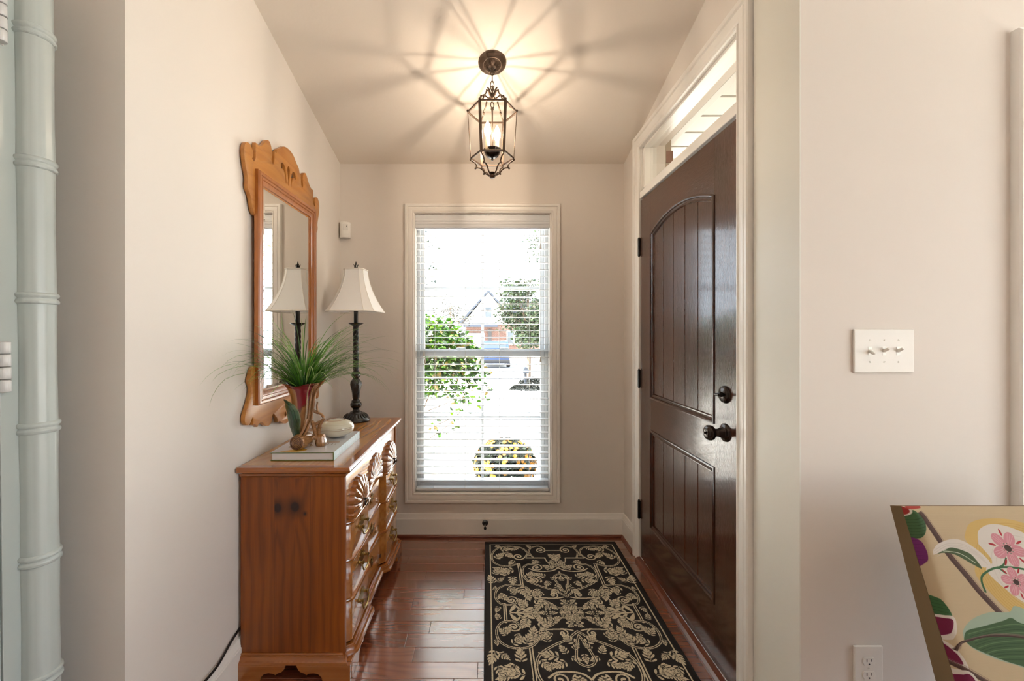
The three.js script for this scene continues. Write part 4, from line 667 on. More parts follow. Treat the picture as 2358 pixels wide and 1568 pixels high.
  part('branch', merge([solid(gold, tube(P3([[690, 1260, -0.02], [680, 1130, -0.014], [668, 1010, -0.006], [655, 930, 0]]), 0.009, 24, 9)), solid(gold, tube(P3([[735, 1200, -0.026], [738, 1090, -0.022], [770, 980, -0.018], [825, 895, -0.016], [842, 865, -0.016], [800, 790, -0.014], [750, 745, -0.01], [732, 650, -0.006], [742, 548, -0.004]]), 0.0082, 50, 9, false, (u) => 1.15 - 0.75 * u)), solid(gold, tube(P3([[748, 755, -0.01], [705, 735, -0.006], [672, 700, -0.002]]), 0.0065, 14, 8)), solid(gold, tube(P3([[690, 980, -0.01], [730, 950, -0.014], [772, 940, -0.018]]), 0.007, 14, 8)), solid(pale, moved(flat(new THREE.SphereGeometry(0.006, 12, 8)), cx(845), cy(862), VZ - 0.014)), solid(gold, moved(flat(new THREE.SphereGeometry(0.006, 12, 8)), cx(780), cy(1040), VZ - 0.016))]), glaze, t);
}
{ // grassy plant in the vase
  const t = thing('grass_plant', 'spray of long thin green grass blades standing in the vase', 'plant', [VX, 1.06, VZ]);
  const r = rng(2024);
  const greens = [[0.12, 0.36, 0.035], [0.08, 0.26, 0.03], [0.2, 0.46, 0.05], [0.04, 0.13, 0.03], [0.34, 0.5, 0.16]].map((c) => mat({ color: lin(...c), roughness: 0.42, transmission: 0.25, thickness: 0, side: THREE.DoubleSide }));
  const blade = (az, el, len, w, droop, ox, oz, y0 = 1.075) => {
    const n = 11, c = []; let p = V(VX + ox, y0, VZ + oz), e = el; const step = len / n;
    for (let i = 0; i <= n; i++) {
      c.push(p.clone());
      const d = V(Math.cos(az) * Math.cos(e), Math.sin(e), Math.sin(az) * Math.cos(e)); p.addScaledVector(d, step); e -= droop * (0.35 + 1.3 * i / n) / n;
      const lim = p.z < -1.58 && p.z > -2.36 ? XL + 0.06 : XL + 0.014; if (p.x < lim) { p.z += (lim - p.x) * 0.9; p.x = lim + (0.004 * i) / n; }
    }
    const P = [], N = c.length; const L = [], C = [], R = [];
    for (let i = 0; i < N; i++) { const tg = c[Math.min(N - 1, i + 1)].clone().sub(c[Math.max(0, i - 1)]).normalize(); const s = V(-Math.sin(az), 0, Math.cos(az)); const nn = s.clone().cross(tg).normalize(); const ww = w * Math.min(1, 0.55 + i * 0.2) * Math.pow(Math.max(0, 1 - (i / (N - 1)) ** 2.4), 0.8); L.push(c[i].clone().addScaledVector(s, ww)); R.push(c[i].clone().addScaledVector(s, -ww)); C.push(c[i].clone().addScaledVector(nn, -ww * 0.45)); }
    for (let i = 0; i < N - 1; i++) for (const [A, B] of [[L, C], [C, R]]) for (const q of [A[i], B[i], B[i + 1], A[i], B[i + 1], A[i + 1]]) P.push(q.x, q.y, q.z);
    const g = new THREE.BufferGeometry().setAttribute('position', new THREE.BufferAttribute(new Float32Array(P), 3)); g.computeVertexNormals(); return flat(g);
  };
  for (let i = 0; i < 190; i++) {
    let az = r() * Math.PI * 2; if (r() < 0.55) az = (r() < 0.5 ? 0.05 : Math.PI * 0.86) + (r() - 0.5) * 1.3;
    const towardWall = Math.cos(az) < -0.2 ? 1 : 0, el = 0.6 + r() * 0.85 + 0.1 * towardWall;
    const len = 0.22 + 0.2 * Math.pow(r(), 0.8) + (r() < 0.14 ? 0.05 : 0);
    part('blade', blade(az, el, len, 0.0021 + r() * 0.0012, 0.95 + r() * 1.4, 0.035 * Math.cos(az) * r(), 0.028 * Math.sin(az) * r()), greens[Math.floor(r() * 5)], t);
  }
  const core = [[], []];
  for (let i = 0; i < 260; i++) { const az = r() * Math.PI * 2; core[i % 2].push(blade(az, 0.9 + r() * 0.65, 0.08 + r() * 0.13, 0.0015 + r() * 0.001, 0.5 + r() * 1.2, 0.05 * Math.cos(az) * r(), 0.038 * Math.sin(az) * r())); }
  for (const [k, m] of [[0, 0], [1, 3]]) { const o = part('grass_tuft', merge(core[k]), greens[m], t); o.userData.kind = 'stuff'; }
}

// ------------------------------------------------------------------ rug
{
  const RW = 0.818, RL = 1.336, X0 = -0.009, Z0 = -2.62, PX = 1024, K = PX / RW, PY = Math.round(RL * K);
  const c = document.createElement('canvas'); c.width = PX; c.height = PY; const k = c.getContext('2d');
  k.fillStyle = '#15130f'; k.fillRect(0, 0, PX, PY);
  k.lineCap = 'round'; k.lineJoin = 'round';
  const cream = '#c9bb98', dark = '#15130f', CX = RW / 2, CY = 0.668;
  const line = (pts, w, closed) => { const q = spline(pts, 60, closed); k.strokeStyle = cream; k.lineWidth = w; k.beginPath(); q.forEach(([a, b], i) => (i ? k.lineTo(a, b) : k.moveTo(a, b))); k.stroke(); };
  const twin = (pts, w, gap = 0.34) => { const q = spline(pts, 60); const go = (style, ww) => { k.strokeStyle = style; k.lineWidth = ww; k.beginPath(); q.forEach(([a, b], i) => (i ? k.lineTo(a, b) : k.moveTo(a, b))); k.stroke(); }; go(cream, w); go(dark, w * gap); };
  const dot = (x, y, r) => { k.fillStyle = cream; k.beginPath(); k.arc(x, y, r, 0, 7); k.fill(); };
  const lobe = (x, y, a, l, w, f = 1) => { k.save(); k.translate(x, y); k.rotate(a); k.scale(1, f); k.beginPath(); k.moveTo(0, -w * 0.12); k.bezierCurveTo(l * 0.3, -w * 0.25, l * 0.55, -w * 1.05, l * 0.98, -w * 0.5); k.bezierCurveTo(l * 1.06, -w * 0.1, l * 0.9, w * 0.55, l * 0.62, w * 0.62); k.bezierCurveTo(l * 0.4, w * 0.6, l * 0.2, w * 0.3, 0, w * 0.12); k.closePath(); k.strokeStyle = dark; k.lineWidth = 0.0022; k.stroke(); k.fillStyle = cream; k.fill(); k.restore(); };
  const leaf = (x, y, a, l, s = 1) => {            // acanthus spray: curling lobes either side of a rib
    k.save(); k.translate(x, y); k.rotate(a);
    for (const [u, L, ang] of [[0.6, 0.28, 0.5], [0.43, 0.36, 0.68], [0.26, 0.4, 0.85], [0.08, 0.34, 1.1]]) for (const sd of [-1, 1]) lobe(u * l, 0, sd * ang, L * l * s, l * 0.095, sd);
    lobe(0.08 * l, 0, 0, l * 0.94, l * 0.1, 1); k.strokeStyle = dark; k.lineWidth = 0.0015; k.beginPath(); k.moveTo(l * 0.06, 0); k.quadraticCurveTo(l * 0.4, l * 0.015, l * 0.72, -l * 0.02); k.stroke(); k.restore();
  };
  const spiral = (x, y, r, a0, turns, dir, w) => { const p = []; for (let i = 0; i <= 40; i++) { const u = i / 40, a = a0 + dir * u * turns * 6.283, q = r * (1 - 0.88 * u); p.push([x + q * Math.cos(a), y + q * Math.sin(a)]); } line(p, w); dot(...p[40], w * 0.9); };
  const quarter = () => {
    // corner scroll
    twin([[0.237, 0.186], [0.252, 0.135], [0.228, 0.083], [0.177, 0.06], [0.111, 0.063], [0.064, 0.1], [0.041, 0.161], [0.049, 0.229], [0.085, 0.268], [0.139, 0.275], [0.19, 0.252]], 0.0115);
    spiral(0.197, 0.176, 0.036, 0.2, 1.45, 1, 0.008); leaf(0.06, 0.2, -0.9, 0.085); leaf(0.115, 0.125, 0.9, 0.085); leaf(0.09, 0.1, -0.2, 0.08); leaf(0.2, 0.07, 2.4, 0.06); leaf(0.06, 0.05, 0.5, 0.05); leaf(0.17, 0.215, 2.2, 0.06);
    twin([[0.283, 0.19], [0.264, 0.125], [0.283, 0.075], [0.328, 0.057], [0.357, 0.082]], 0.0105); spiral(0.333, 0.104, 0.032, -1.0, 1.6, 1, 0.0075); twin([[0.36, 0.106], [0.409, 0.106]], 0.011); leaf(0.275, 0.15, 2.7, 0.045); leaf(0.29, 0.08, -2.4, 0.05);
    twin([[0.243, 0.192], [0.30, 0.192], [0.349, 0.192]], 0.011); line([[0.349, 0.192], [0.36, 0.235], [0.398, 0.268], [0.409, 0.272]], 0.007); leaf(0.409, 0.205, -2.1, 0.07); leaf(0.409, 0.215, 2.5, 0.06); leaf(0.409, 0.215, -1.57, 0.07); leaf(0.409, 0.15, 1.57, 0.085); dot(0.38, 0.17, 0.006);
    leaf(0.29, 0.21, 1.9, 0.05); leaf(0.27, 0.225, 0.2, 0.05); leaf(0.36, 0.27, -0.3, 0.05);
    // twin rails
    twin([[0.193, 0.253], [0.194, 0.35], [0.195, 0.46]], 0.017); twin([[0.098, 0.606], [0.098, 0.668], [0.098, 0.73]], 0.015);
    // oval frame
    twin([[0.3, 0.262], [0.249, 0.257], [0.214, 0.294], [0.208, 0.36], [0.232, 0.418], [0.294, 0.465], [0.352, 0.497], [0.392, 0.531], [0.418, 0.556], [0.455, 0.6]], 0.0125); spiral(0.288, 0.29, 0.034, -1.3, 1.5, 1, 0.0075);
    line([[0.247, 0.3], [0.285, 0.325], [0.341, 0.327], [0.384, 0.315], [0.409, 0.29]], 0.009); leaf(0.33, 0.3, -0.3, 0.07); leaf(0.37, 0.3, -2.5, 0.06); leaf(0.409, 0.29, -1.57, 0.05); dot(0.409, 0.335, 0.006);
    leaf(0.235, 0.34, 0.5, 0.065); leaf(0.225, 0.39, -1.0, 0.07); leaf(0.31, 0.4, 2.9, 0.09); leaf(0.33, 0.38, -2.6, 0.07); leaf(0.34, 0.415, 2.0, 0.06); leaf(0.35, 0.4, -0.4, 0.05);
    twin([[0.409, 0.352], [0.382, 0.366], [0.373, 0.39], [0.38, 0.43], [0.396, 0.488], [0.42, 0.54], [0.45, 0.575]], 0.0115); leaf(0.409, 0.42, -1.57, 0.055); leaf(0.385, 0.475, 2.3, 0.075); leaf(0.37, 0.44, 0.9, 0.05);
    // side medallion
    twin([[0.252, 0.56], [0.226, 0.487], [0.184, 0.453], [0.118, 0.451], [0.067, 0.487], [0.054, 0.548], [0.074, 0.597], [0.109, 0.612], [0.146, 0.603], [0.16, 0.578]], 0.0115); spiral(0.132, 0.575, 0.03, 0.1, 1.5, -1, 0.008); leaf(0.115, 0.47, 0.6, 0.075); leaf(0.175, 0.465, 1.2, 0.085); leaf(0.21, 0.51, 1.4, 0.075); leaf(0.075, 0.53, 0.8, 0.07); leaf(0.1, 0.52, 2.2, 0.06); leaf(0.14, 0.535, -1.2, 0.05);
    leaf(0.05, 0.44, -1.9, 0.085); leaf(0.06, 0.425, -0.7, 0.06); leaf(0.052, 0.36, -1.2, 0.07); leaf(0.12, 0.37, -1.9, 0.09); leaf(0.13, 0.36, -2.6, 0.08); leaf(0.15, 0.37, 1.6, 0.085); leaf(0.1, 0.31, -2.8, 0.06); leaf(0.165, 0.31, 2.9, 0.09); leaf(0.07, 0.62, 1.9, 0.05); leaf(0.05, 0.5, -1.4, 0.04);
    line([[0.25, 0.556], [0.32, 0.56], [0.36, 0.56], [0.39, 0.552]], 0.008); spiral(0.345, 0.535, 0.024, 1.57, 1.3, -1, 0.0065); leaf(0.27, 0.56, -1.9, 0.07); leaf(0.24, 0.53, -2.1, 0.06); leaf(0.3, 0.52, 2.7, 0.05); leaf(0.27, 0.48, 1.6, 0.06);
    twin([[0.255, 0.56], [0.3, 0.583], [0.33, 0.61], [0.355, 0.634], [0.385, 0.628], [0.393, 0.612]], 0.0105); leaf(0.24, 0.57, 0.5, 0.08); leaf(0.29, 0.585, 2.3, 0.08); leaf(0.31, 0.6, 0.9, 0.06);
    // middle row
    leaf(0.105, 0.668, 0, 0.165, 1.15); leaf(0.165, 0.65, -1.1, 0.09); leaf(0.2, 0.63, -2.0, 0.075); leaf(0.22, 0.665, -0.6, 0.055); leaf(0.3, 0.668, Math.PI, 0.05); leaf(0.3, 0.655, -1.57, 0.045); leaf(0.3, 0.668, 0, 0.045); leaf(0.36, 0.668, -1.3, 0.03); dot(0.359, 0.668, 0.006);
    for (const a of [0, 1, 2, 3, 4]) leaf(0.409, 0.668, Math.PI / 2 + a * Math.PI / 4, a % 2 ? 0.045 : 0.06); leaf(0.409, 0.6, 1.57, 0.06); leaf(0.409, 0.6, 2.3, 0.055); leaf(0.409, 0.595, -2.6, 0.045); dot(0.375, 0.6, 0.007);
  };
  for (const [sx, sy] of [[1, 1], [-1, 1], [1, -1], [-1, -1]]) { k.save(); k.scale(K, K); k.translate(CX, CY); k.scale(sx, sy); k.translate(-CX, -CY); k.beginPath(); k.rect(0, 0, CX + 0.0005, CY + 0.0005); k.clip(); quarter(); k.restore(); }
  k.strokeStyle = cream; k.lineWidth = 0.0058 * K; k.strokeRect(0.032 * K, 0.038 * K, (RW - 0.064) * K, (RL - 0.076) * K);
  // woven: steps of about 2.4 mm
  const src = k.getImageData(0, 0, PX, PY).data, n = 2, r = rng(9), out = new Uint8Array(PX * PY * 4);
  for (let y = 0; y < PY; y++) for (let x = 0; x < PX; x++) {
    const bx = Math.floor(x / n), by = Math.floor(y / n), sx = Math.min(PX - 1, bx * n + 1), sy = Math.min(PY - 1, by * n + 1), i = (sy * PX + sx) * 4, o = ((PY - 1 - y) * PX + x) * 4;
    const on = src[i] > 100, j = 0.86 + 0.2 * HASH[(bx * 131 + by * 977) & 65535], rib = (bx + by) % 2 ? 1 : 0.93, base = on ? [228, 214, 184] : [34, 31, 30];
    for (let q = 0; q < 3; q++) out[o + q] = base[q] * j * rib; out[o + 3] = 255;
  }
  const map = finish(new THREE.DataTexture(out, PX, PY), true, [1, 1]);
  const bump = tex(64, 64, (u, v) => [128 + 90 * Math.sin((u * 16 + v * 16) * 6.283) * 0.6 + 60 * Math.sin(v * 32 * 6.283)], false, [RW / 0.05, RL / 0.05]);
  const top = mat({ map, roughness: 0.95, bumpMap: bump, bumpScale: 0.0008, sheen: 0.3, sheenRoughness: 0.6, sheenColor: lin(0.3, 0.28, 0.25) });
  const edge = mat({ color: srgb(30, 26, 22), roughness: 0.95 });
  const t = thing('rug', 'black rug with cream scrolling leaf pattern beside the front door', 'rug', [X0 + RW / 2, 0, Z0 + RL / 2]);
  const g = span(X0 + 0.004, X0 + RW - 0.004, 0.001, 0.0075, Z0 + 0.004, Z0 + RL - 0.004); { const p = g.attributes.position, uv = g.attributes.uv; for (let i = 0; i < p.count; i++) uv.setXY(i, (p.getX(i) - X0) / RW, 1 - (p.getZ(i) - Z0) / RL); g.userData = { ownUV: true }; }
  part('woven_field', g, top, t);
  part('binding', merge([tube([[X0 + 0.004, 0.0048, Z0 + 0.004], [X0 + RW - 0.004, 0.0048, Z0 + 0.004]], 0.0044, 2, 8), tube([[X0 + 0.004, 0.0048, Z0 + RL - 0.004], [X0 + RW - 0.004, 0.0048, Z0 + RL - 0.004]], 0.0044, 2, 8), tube([[X0 + 0.004, 0.0048, Z0 + 0.004], [X0 + 0.003, 0.0048, Z0 + RL / 2], [X0 + 0.004, 0.0048, Z0 + RL - 0.004]], 0.0044, 10, 8), tube([[X0 + RW - 0.004, 0.0048, Z0 + 0.004], [X0 + RW - 0.004, 0.0048, Z0 + RL - 0.004]], 0.0044, 2, 8)]), edge, t);
}

// ------------------------------------------------------------------ hanging lantern
{
  const x = 0.028, z = -1.98, yc = ceilAt(z), tilt = -Math.atan(CS);
  const t = thing('pendant_lantern', 'dark bronze six sided lantern hanging on a chain with lit candle bulbs', 'pendant light', [x, yc, z]);
  const at = (g) => moved(flat(g), x, 0, z);
  const can = (p, seg = 56) => lathe(p, seg).rotateX(tilt).translate(x, yc, z);
  const cn = part('canopy', can([[0, -0.03], [0.02, -0.0295], [0.034, -0.025], [0.04, -0.017], [0.0445, -0.018], [0.0465, -0.014], [0.0605, -0.01], [0.066, -0.006], [0.067, -0.0003], [0, -0.0003]]), M.lanternMetal, t);
  const fl = []; for (let i = 0; i < 24; i++) { const a = i / 24 * Math.PI * 2; fl.push(flat(new THREE.SphereGeometry(1, 8, 6).scale(0.0026, 0.002, 0.0105).rotateX(-0.5).translate(0, -0.0283, 0.0265).rotateY(a))); }
  part('fluting', merge(fl).rotateX(tilt).translate(x, yc, z), M.lanternMetal, cn);
  const loopY = yc - 0.034;
  part('ceiling_loop', at(merge([lathe([[0, loopY + 0.014], [0.009, loopY + 0.013], [0.008, loopY + 0.004], [0.005, loopY], [0.004, loopY - 0.012], [0, loopY - 0.012]], 20), new THREE.TorusGeometry(0.0075, 0.0022, 10, 24).translate(0, loopY - 0.019, 0)])), M.lanternMetal, t);
  const link = (y, turn, h = 0.034) => { const p = []; for (let i = 0; i < 20; i++) { const a = i / 20 * Math.PI * 2; p.push([0.0085 * Math.cos(a), (h / 2 - 0.001) * Math.sin(a) + Math.sign(Math.sin(a)) * 0.001, 0]); } return tube(p, 0.0021, 40, 8, true).rotateY(turn).translate(x, y, z); };
  const y0 = loopY - 0.038, y1 = 2.49, n = 2; for (let i = 0; i < n; i++) part('chain_link', link(lerp(y0, y1, n > 1 ? i / (n - 1) : 0), i % 2 ? 0.2 : 1.5, (y0 - y1) / Math.max(1, n - 1) + 0.009), M.lanternMetal, t);
  // hub with leaf curls
  part('hub', at(lathe([[0, 2.474], [0.004, 2.472], [0.005, 2.455], [0.011, 2.446], [0.014, 2.438], [0.01, 2.43], [0.006, 2.424], [0.004, 2.412], [0, 2.41]], 24)), M.lanternMetal, t);
  part('hub_ring', at(flat(new THREE.TorusGeometry(0.0078, 0.0022, 10, 24).translate(0, 2.481, 0))), M.lanternMetal, t);
  const rt = 0.1165, rb = 0.102, yt = 2.367, yb = 2.147;
  const corner = (i, r, y) => { const a = i * Math.PI / 3; return V(x + r * Math.cos(a), y, z + r * Math.sin(a)); };
  const polar = (i, prof) => prof.map(([r, y]) => corner(i, r, y));
  for (let i = 0; i < 6; i++) {
    const a = i * Math.PI / 3, A = corner(i, rt, yt), B = corner(i, rb, yb), nx = corner(i + 1, rt, yt), nb = corner(i + 1, rb, yb);
    const arm = part('scroll_arm', merge([tube(polar(i, [[0.008, 2.43], [0.02, 2.434], [0.032, 2.443], [0.042, 2.448], [0.05, 2.444], [0.054, 2.434]]), 0.0032, 20, 7), tube(polar(i, [[0.054, 2.446], [0.06, 2.428], [0.072, 2.414], [0.082, 2.405], [0.083, 2.394], [0.095, 2.383], [0.108, 2.374], [rt, 2.37]]), 0.0033, 26, 7), moved(flat(new THREE.SphereGeometry(0.0052, 10, 8)), ...corner(i, 0.083, 2.4).toArray())]), M.lanternMetal, t);
    part('leaf_curl', tube(polar(i + 0.5, [[0.006, 2.44], [0.012, 2.456], [0.02, 2.472], [0.025, 2.476]]), 0.0042, 12, 7, false, (u) => 0.8 + 0.4 * Math.sin(u * 3)), M.lanternMetal, arm);
    // flat corner strap, rails between corners
    const strap = (() => { const h = A.distanceTo(B), g = new RoundedBoxGeometry(0.0145, h, 0.0035, 2, 0.0012); const m = new THREE.Matrix4(), Y = A.clone().sub(B).normalize(), Xv = V(-Math.sin(a), 0, Math.cos(a)), Zv = Xv.clone().cross(Y); m.makeBasis(Xv, Y, Zv).setPosition(A.clone().add(B).multiplyScalar(0.5)); return flat(g).applyMatrix4(m); })();
    part('corner_post', strap, M.lanternMetal, t);
    const rail = (p, q, h, d) => { const l = p.distanceTo(q), g = new RoundedBoxGeometry(l, h, d, 2, 0.0012), X = q.clone().sub(p).normalize(), m = new THREE.Matrix4().makeBasis(X, V(0, 1, 0), X.clone().cross(V(0, 1, 0))).setPosition(p.clone().add(q).multiplyScalar(0.5)); return flat(g).applyMatrix4(m); };
    part('top_rail', rail(A, nx, 0.0085, 0.006), M.lanternMetal, t);
    part('bottom_rail', rail(B, nb, 0.0085, 0.006), M.lanternMetal, t);
    part('corner_bead', merge([moved(flat(new THREE.SphereGeometry(0.006, 12, 8)), A.x, yt + 0.006, A.z), moved(flat(new THREE.SphereGeometry(0.0055, 12, 8)), B.x, yb - 0.006, B.z)]), M.lanternMetal, t);
    part('lower_arm', merge([tube(polar(i, [[rb, yb - 0.006], [0.097, yb - 0.013], [0.085, yb - 0.02], [0.076, yb - 0.032], [0.074, yb - 0.045], [0.08, yb - 0.049]]), 0.0031, 22, 7), tube(polar(i, [[0.079, yb - 0.043], [0.07, yb - 0.045], [0.056, yb - 0.048], [0.044, yb - 0.058], [0.034, yb - 0.072], [0.018, yb - 0.079], [0.006, yb - 0.08]]), 0.0033, 22, 7), moved(flat(new THREE.SphereGeometry(0.0048, 10, 8)), ...corner(i, 0.08, yb - 0.048).toArray())]), M.lanternMetal, t);
  }
  part('bottom_finial', at(lathe([[0, 2.049], [0.009, 2.052], [0.0145, 2.06], [0.0145, 2.067], [0.009, 2.073], [0.016, 2.0755], [0.017, 2.078], [0.006, 2.082], [0, 2.083]], 28)), M.lanternMetal, t);
  part('stem', at(lathe([[0, 2.39], [0.006, 2.388], [0.0075, 2.38], [0.0045, 2.374], [0.0036, 2.365], [0.0036, 2.19], [0, 2.19]], 18)), M.lanternMetal, t);
  part('chain_link', link(2.4, 0.5, 0.028), M.lanternMetal, t);
  part('bowl', at(lathe([[0, 2.134], [0.005, 2.136], [0.006, 2.142], [0.004, 2.146], [0.012, 2.148], [0.026, 2.155], [0.036, 2.168], [0.041, 2.183], [0.042, 2.188], [0.0395, 2.187], [0.032, 2.17], [0.02, 2.16], [0, 2.158]], 36)), M.bronze, t);
  for (const [dx, dz] of [[-0.0225, 0.025], [0.0235, -0.021]]) {
    const s = part('candle_sleeve', moved(lathe([[0, 2.176], [0.0125, 2.176], [0.013, 2.18], [0.0105, 2.183], [0.0105, 2.236], [0.0085, 2.238], [0, 2.238]], 24), x + dx, 0, z + dz), M.sleeve, t);
    part('bulb', moved(lathe([[0, 2.2375], [0.0085, 2.238], [0.0105, 2.244], [0.0145, 2.254], [0.0165, 2.265], [0.0158, 2.277], [0.0122, 2.29], [0.0072, 2.302], [0.0025, 2.312], [0, 2.314]], 28), x + dx, 0, z + dz), M.bulb, s);
    const l = new THREE.PointLight(lin(1, 0.82, 0.64), 0.5 * LAMP_GAIN); l.shadow.radius = 0.3; l.castShadow = true; l.name = 'bulb'; l.position.set(dx, 2.268 - yc, dz); t.add(l);
  }
}

// ------------------------------------------------------------------ flowered chair at the lower right
{
  const ox = 1.014, oy = 0.9, oz = -1.0, LEN = Math.hypot(1, 0.349), CWd = 0.5;
  const dn = V(0, -1 / LEN, 0.349 / LEN), nr = V(0, 0.349 / LEN, 1 / LEN);
  const t = thing('chair', 'upholstered dining chair in cream fabric printed with large flowers and leaves', 'chair', [1.264, 0, -0.78]);
  // fabric print, drawn in metres: a across the back from its left edge, b down from the top edge
  const K = 1500, c = document.createElement('canvas'); c.width = 900; c.height = 960; const k = c.getContext('2d'); k.scale(K, K); k.translate(0.04, 0.06);
  k.fillStyle = '#cfb996'; k.fillRect(-1, -1, 3, 3);
  const blob = (pts, fill, edge, ew) => { const q = spline(pts, 80, true); k.beginPath(); q.forEach(([x, y], i) => (i ? k.lineTo(x, y) : k.moveTo(x, y))); k.closePath(); if (edge) { k.strokeStyle = edge; k.lineWidth = ew; k.stroke(); } k.fillStyle = fill; k.fill(); };
  const inside = (pts, draw) => { k.save(); k.beginPath(); spline(pts, 80, true).forEach(([x, y], i) => (i ? k.lineTo(x, y) : k.moveTo(x, y))); k.clip(); draw(); k.restore(); };
  const thread = (pts, style, n, dx, dy, w = 0.0009) => { const q = spline(pts, 50); k.save(); k.strokeStyle = style; k.lineWidth = w; for (let j = 0; j < n; j++) { k.beginPath(); q.forEach(([x, y], i) => (i ? k.lineTo(x + dx * j, y + dy * j) : k.moveTo(x + dx * j, y + dy * j))); k.stroke(); } k.restore(); };
  const limb = (pts, w, style = '#5a4038') => { const q = spline(pts, 60); k.lineCap = 'butt'; k.strokeStyle = style; k.lineWidth = w; k.beginPath(); q.forEach(([x, y], i) => (i ? k.lineTo(x, y) : k.moveTo(x, y))); k.stroke(); thread(pts, '#8a7068', 4, 0.0025, -0.0012, 0.0007); thread(pts.map(([x, y]) => [x - 0.003, y]), '#3d2a26', 3, 0.0026, 0, 0.0006); };
  blob([[0.104, 0.066], [0.13, 0.036], [0.181, 0.026], [0.25, 0.034], [0.33, 0.08], [0.35, 0.17], [0.3, 0.25], [0.22, 0.26], [0.15, 0.22], [0.1, 0.15], [0.11, 0.11]], '#dcb970');
  for (let i = 0; i < 9; i++) { k.strokeStyle = '#cda657'; k.lineWidth = 0.0009; k.beginPath(); k.ellipse(0.215, 0.14, 0.062 + i * 0.0055, 0.062 + i * 0.0052, 0.5, 0, 7); k.stroke(); }
  blob([[0.13, 0.08], [0.145, 0.05], [0.19, 0.038], [0.25, 0.06], [0.29, 0.11], [0.3, 0.18], [0.27, 0.225], [0.21, 0.215], [0.16, 0.18], [0.125, 0.135], [0.146, 0.115]], '#e6ddd2');
  for (let i = 0; i < 6; i++) { k.strokeStyle = '#d4c8bc'; k.lineWidth = 0.0008; k.beginPath(); k.ellipse(0.215, 0.135, 0.025 + i * 0.0095, 0.03 + i * 0.0085, 0.5, 0, 7); k.stroke(); }
  limb([[0.023, 0.012], [0.045, 0.071], [0.056, 0.104], [0.077, 0.143], [0.094, 0.177], [0.122, 0.22], [0.15, 0.27]], 0.0125);
  blob([[0.021, 0.103], [0.025, 0.092], [0.042, 0.079], [0.075, 0.07], [0.1, 0.075], [0.126, 0.096], [0.14, 0.12], [0.12, 0.128], [0.09, 0.108], [0.06, 0.096]], '#e6ddd2');
  thread([[0.025, 0.095], [0.06, 0.08], [0.1, 0.083], [0.13, 0.11]], '#cfc4b8', 4, 0.001, 0.004, 0.0007);
  blob([[0.025, 0.103], [0.05, 0.093], [0.067, 0.088], [0.09, 0.094], [0.106, 0.104], [0.117, 0.13], [0.1, 0.122], [0.07, 0.103], [0.045, 0.099]], '#4c5f3c');
  thread([[0.045, 0.095], [0.08, 0.1], [0.108, 0.12]], '#dfe0cc', 1, 0, 0, 0.0014);
  const stem = (pts, w) => { k.strokeStyle = '#3f6a42'; k.lineWidth = w; k.beginPath(); spline(pts, 40).forEach(([x, y], i) => (i ? k.lineTo(x, y) : k.moveTo(x, y))); k.stroke(); };
  stem([[0.26, 0.15], [0.207, 0.131], [0.153, 0.128], [0.117, 0.141], [0.106, 0.155], [0.106, 0.178]], 0.0042); stem([[0.15, 0.13], [0.168, 0.122], [0.18, 0.108]], 0.0035); stem([[0.153, 0.128], [0.165, 0.14]], 0.003);
  const flower = (x, y, r, a0) => {
    for (let i = 0; i < 5; i++) { const a = a0 + i * 1.2566; k.save(); k.translate(x, y); k.rotate(a); k.fillStyle = '#d9929b'; k.beginPath(); k.ellipse(r * 0.62, 0, r * 0.44, r * 0.33, 0, 0, 7); k.fill(); k.strokeStyle = '#e9b5b9'; k.lineWidth = 0.001; for (let j = -1; j < 2; j++) { k.beginPath(); k.moveTo(r * 0.3, j * r * 0.08); k.lineTo(r * 0.95, j * r * 0.16); k.stroke(); } k.restore(); }
    for (let i = 0; i < 5; i++) { const a = a0 + 0.628 + i * 1.2566; k.save(); k.translate(x, y); k.rotate(a); k.fillStyle = '#b3222c'; k.beginPath(); k.ellipse(r * 0.92, 0, r * 0.22, r * 0.06, 0, 0, 7); k.fill(); k.restore(); }
    k.fillStyle = '#4a342c'; k.beginPath(); k.ellipse(x, y, r * 0.22, r * 0.2, 0.4, 0, 7); k.fill();
    for (let i = 0; i < 9; i++) { const a = i * 0.698; k.fillStyle = '#6b7f6a'; k.beginPath(); k.arc(x + r * 0.3 * Math.cos(a), y + r * 0.3 * Math.sin(a), r * 0.035, 0, 7); k.fill(); }
  };
  flower(0.193, 0.089, 0.036, 0.25); flower(0.18, 0.157, 0.029, 0.9); flower(0.262, 0.17, 0.03, 0.4);
  blob([[0.002, 0.014], [0.012, 0.008], [0.021, 0.02], [0.026, 0.038], [0.02, 0.056], [0.006, 0.07], [-0.012, 0.074], [-0.03, 0.05], [-0.02, 0.02]], '#476b44');
  inside([[0.002, 0.014], [0.012, 0.008], [0.021, 0.02], [0.026, 0.038], [0.02, 0.056], [0.006, 0.07], [-0.012, 0.074], [-0.03, 0.05], [-0.02, 0.02]], () => { for (let i = 0; i < 7; i++) thread([[-0.03, 0.022 + i * 0.0065], [0, 0.03 + i * 0.0065], [0.024, 0.024 + i * 0.0065]], '#31502f', 1, 0, 0, 0.0009); });
  blob([[-0.02, -0.004], [0.0, 0.0], [0.006, 0.01], [-0.002, 0.02], [-0.03, 0.018]], '#a8332e', '#e8dfd2', 0.005); blob([[0.0, 0.005], [0.02, -0.004], [0.045, -0.005], [0.04, 0.003], [0.015, 0.006]], '#b03a30');
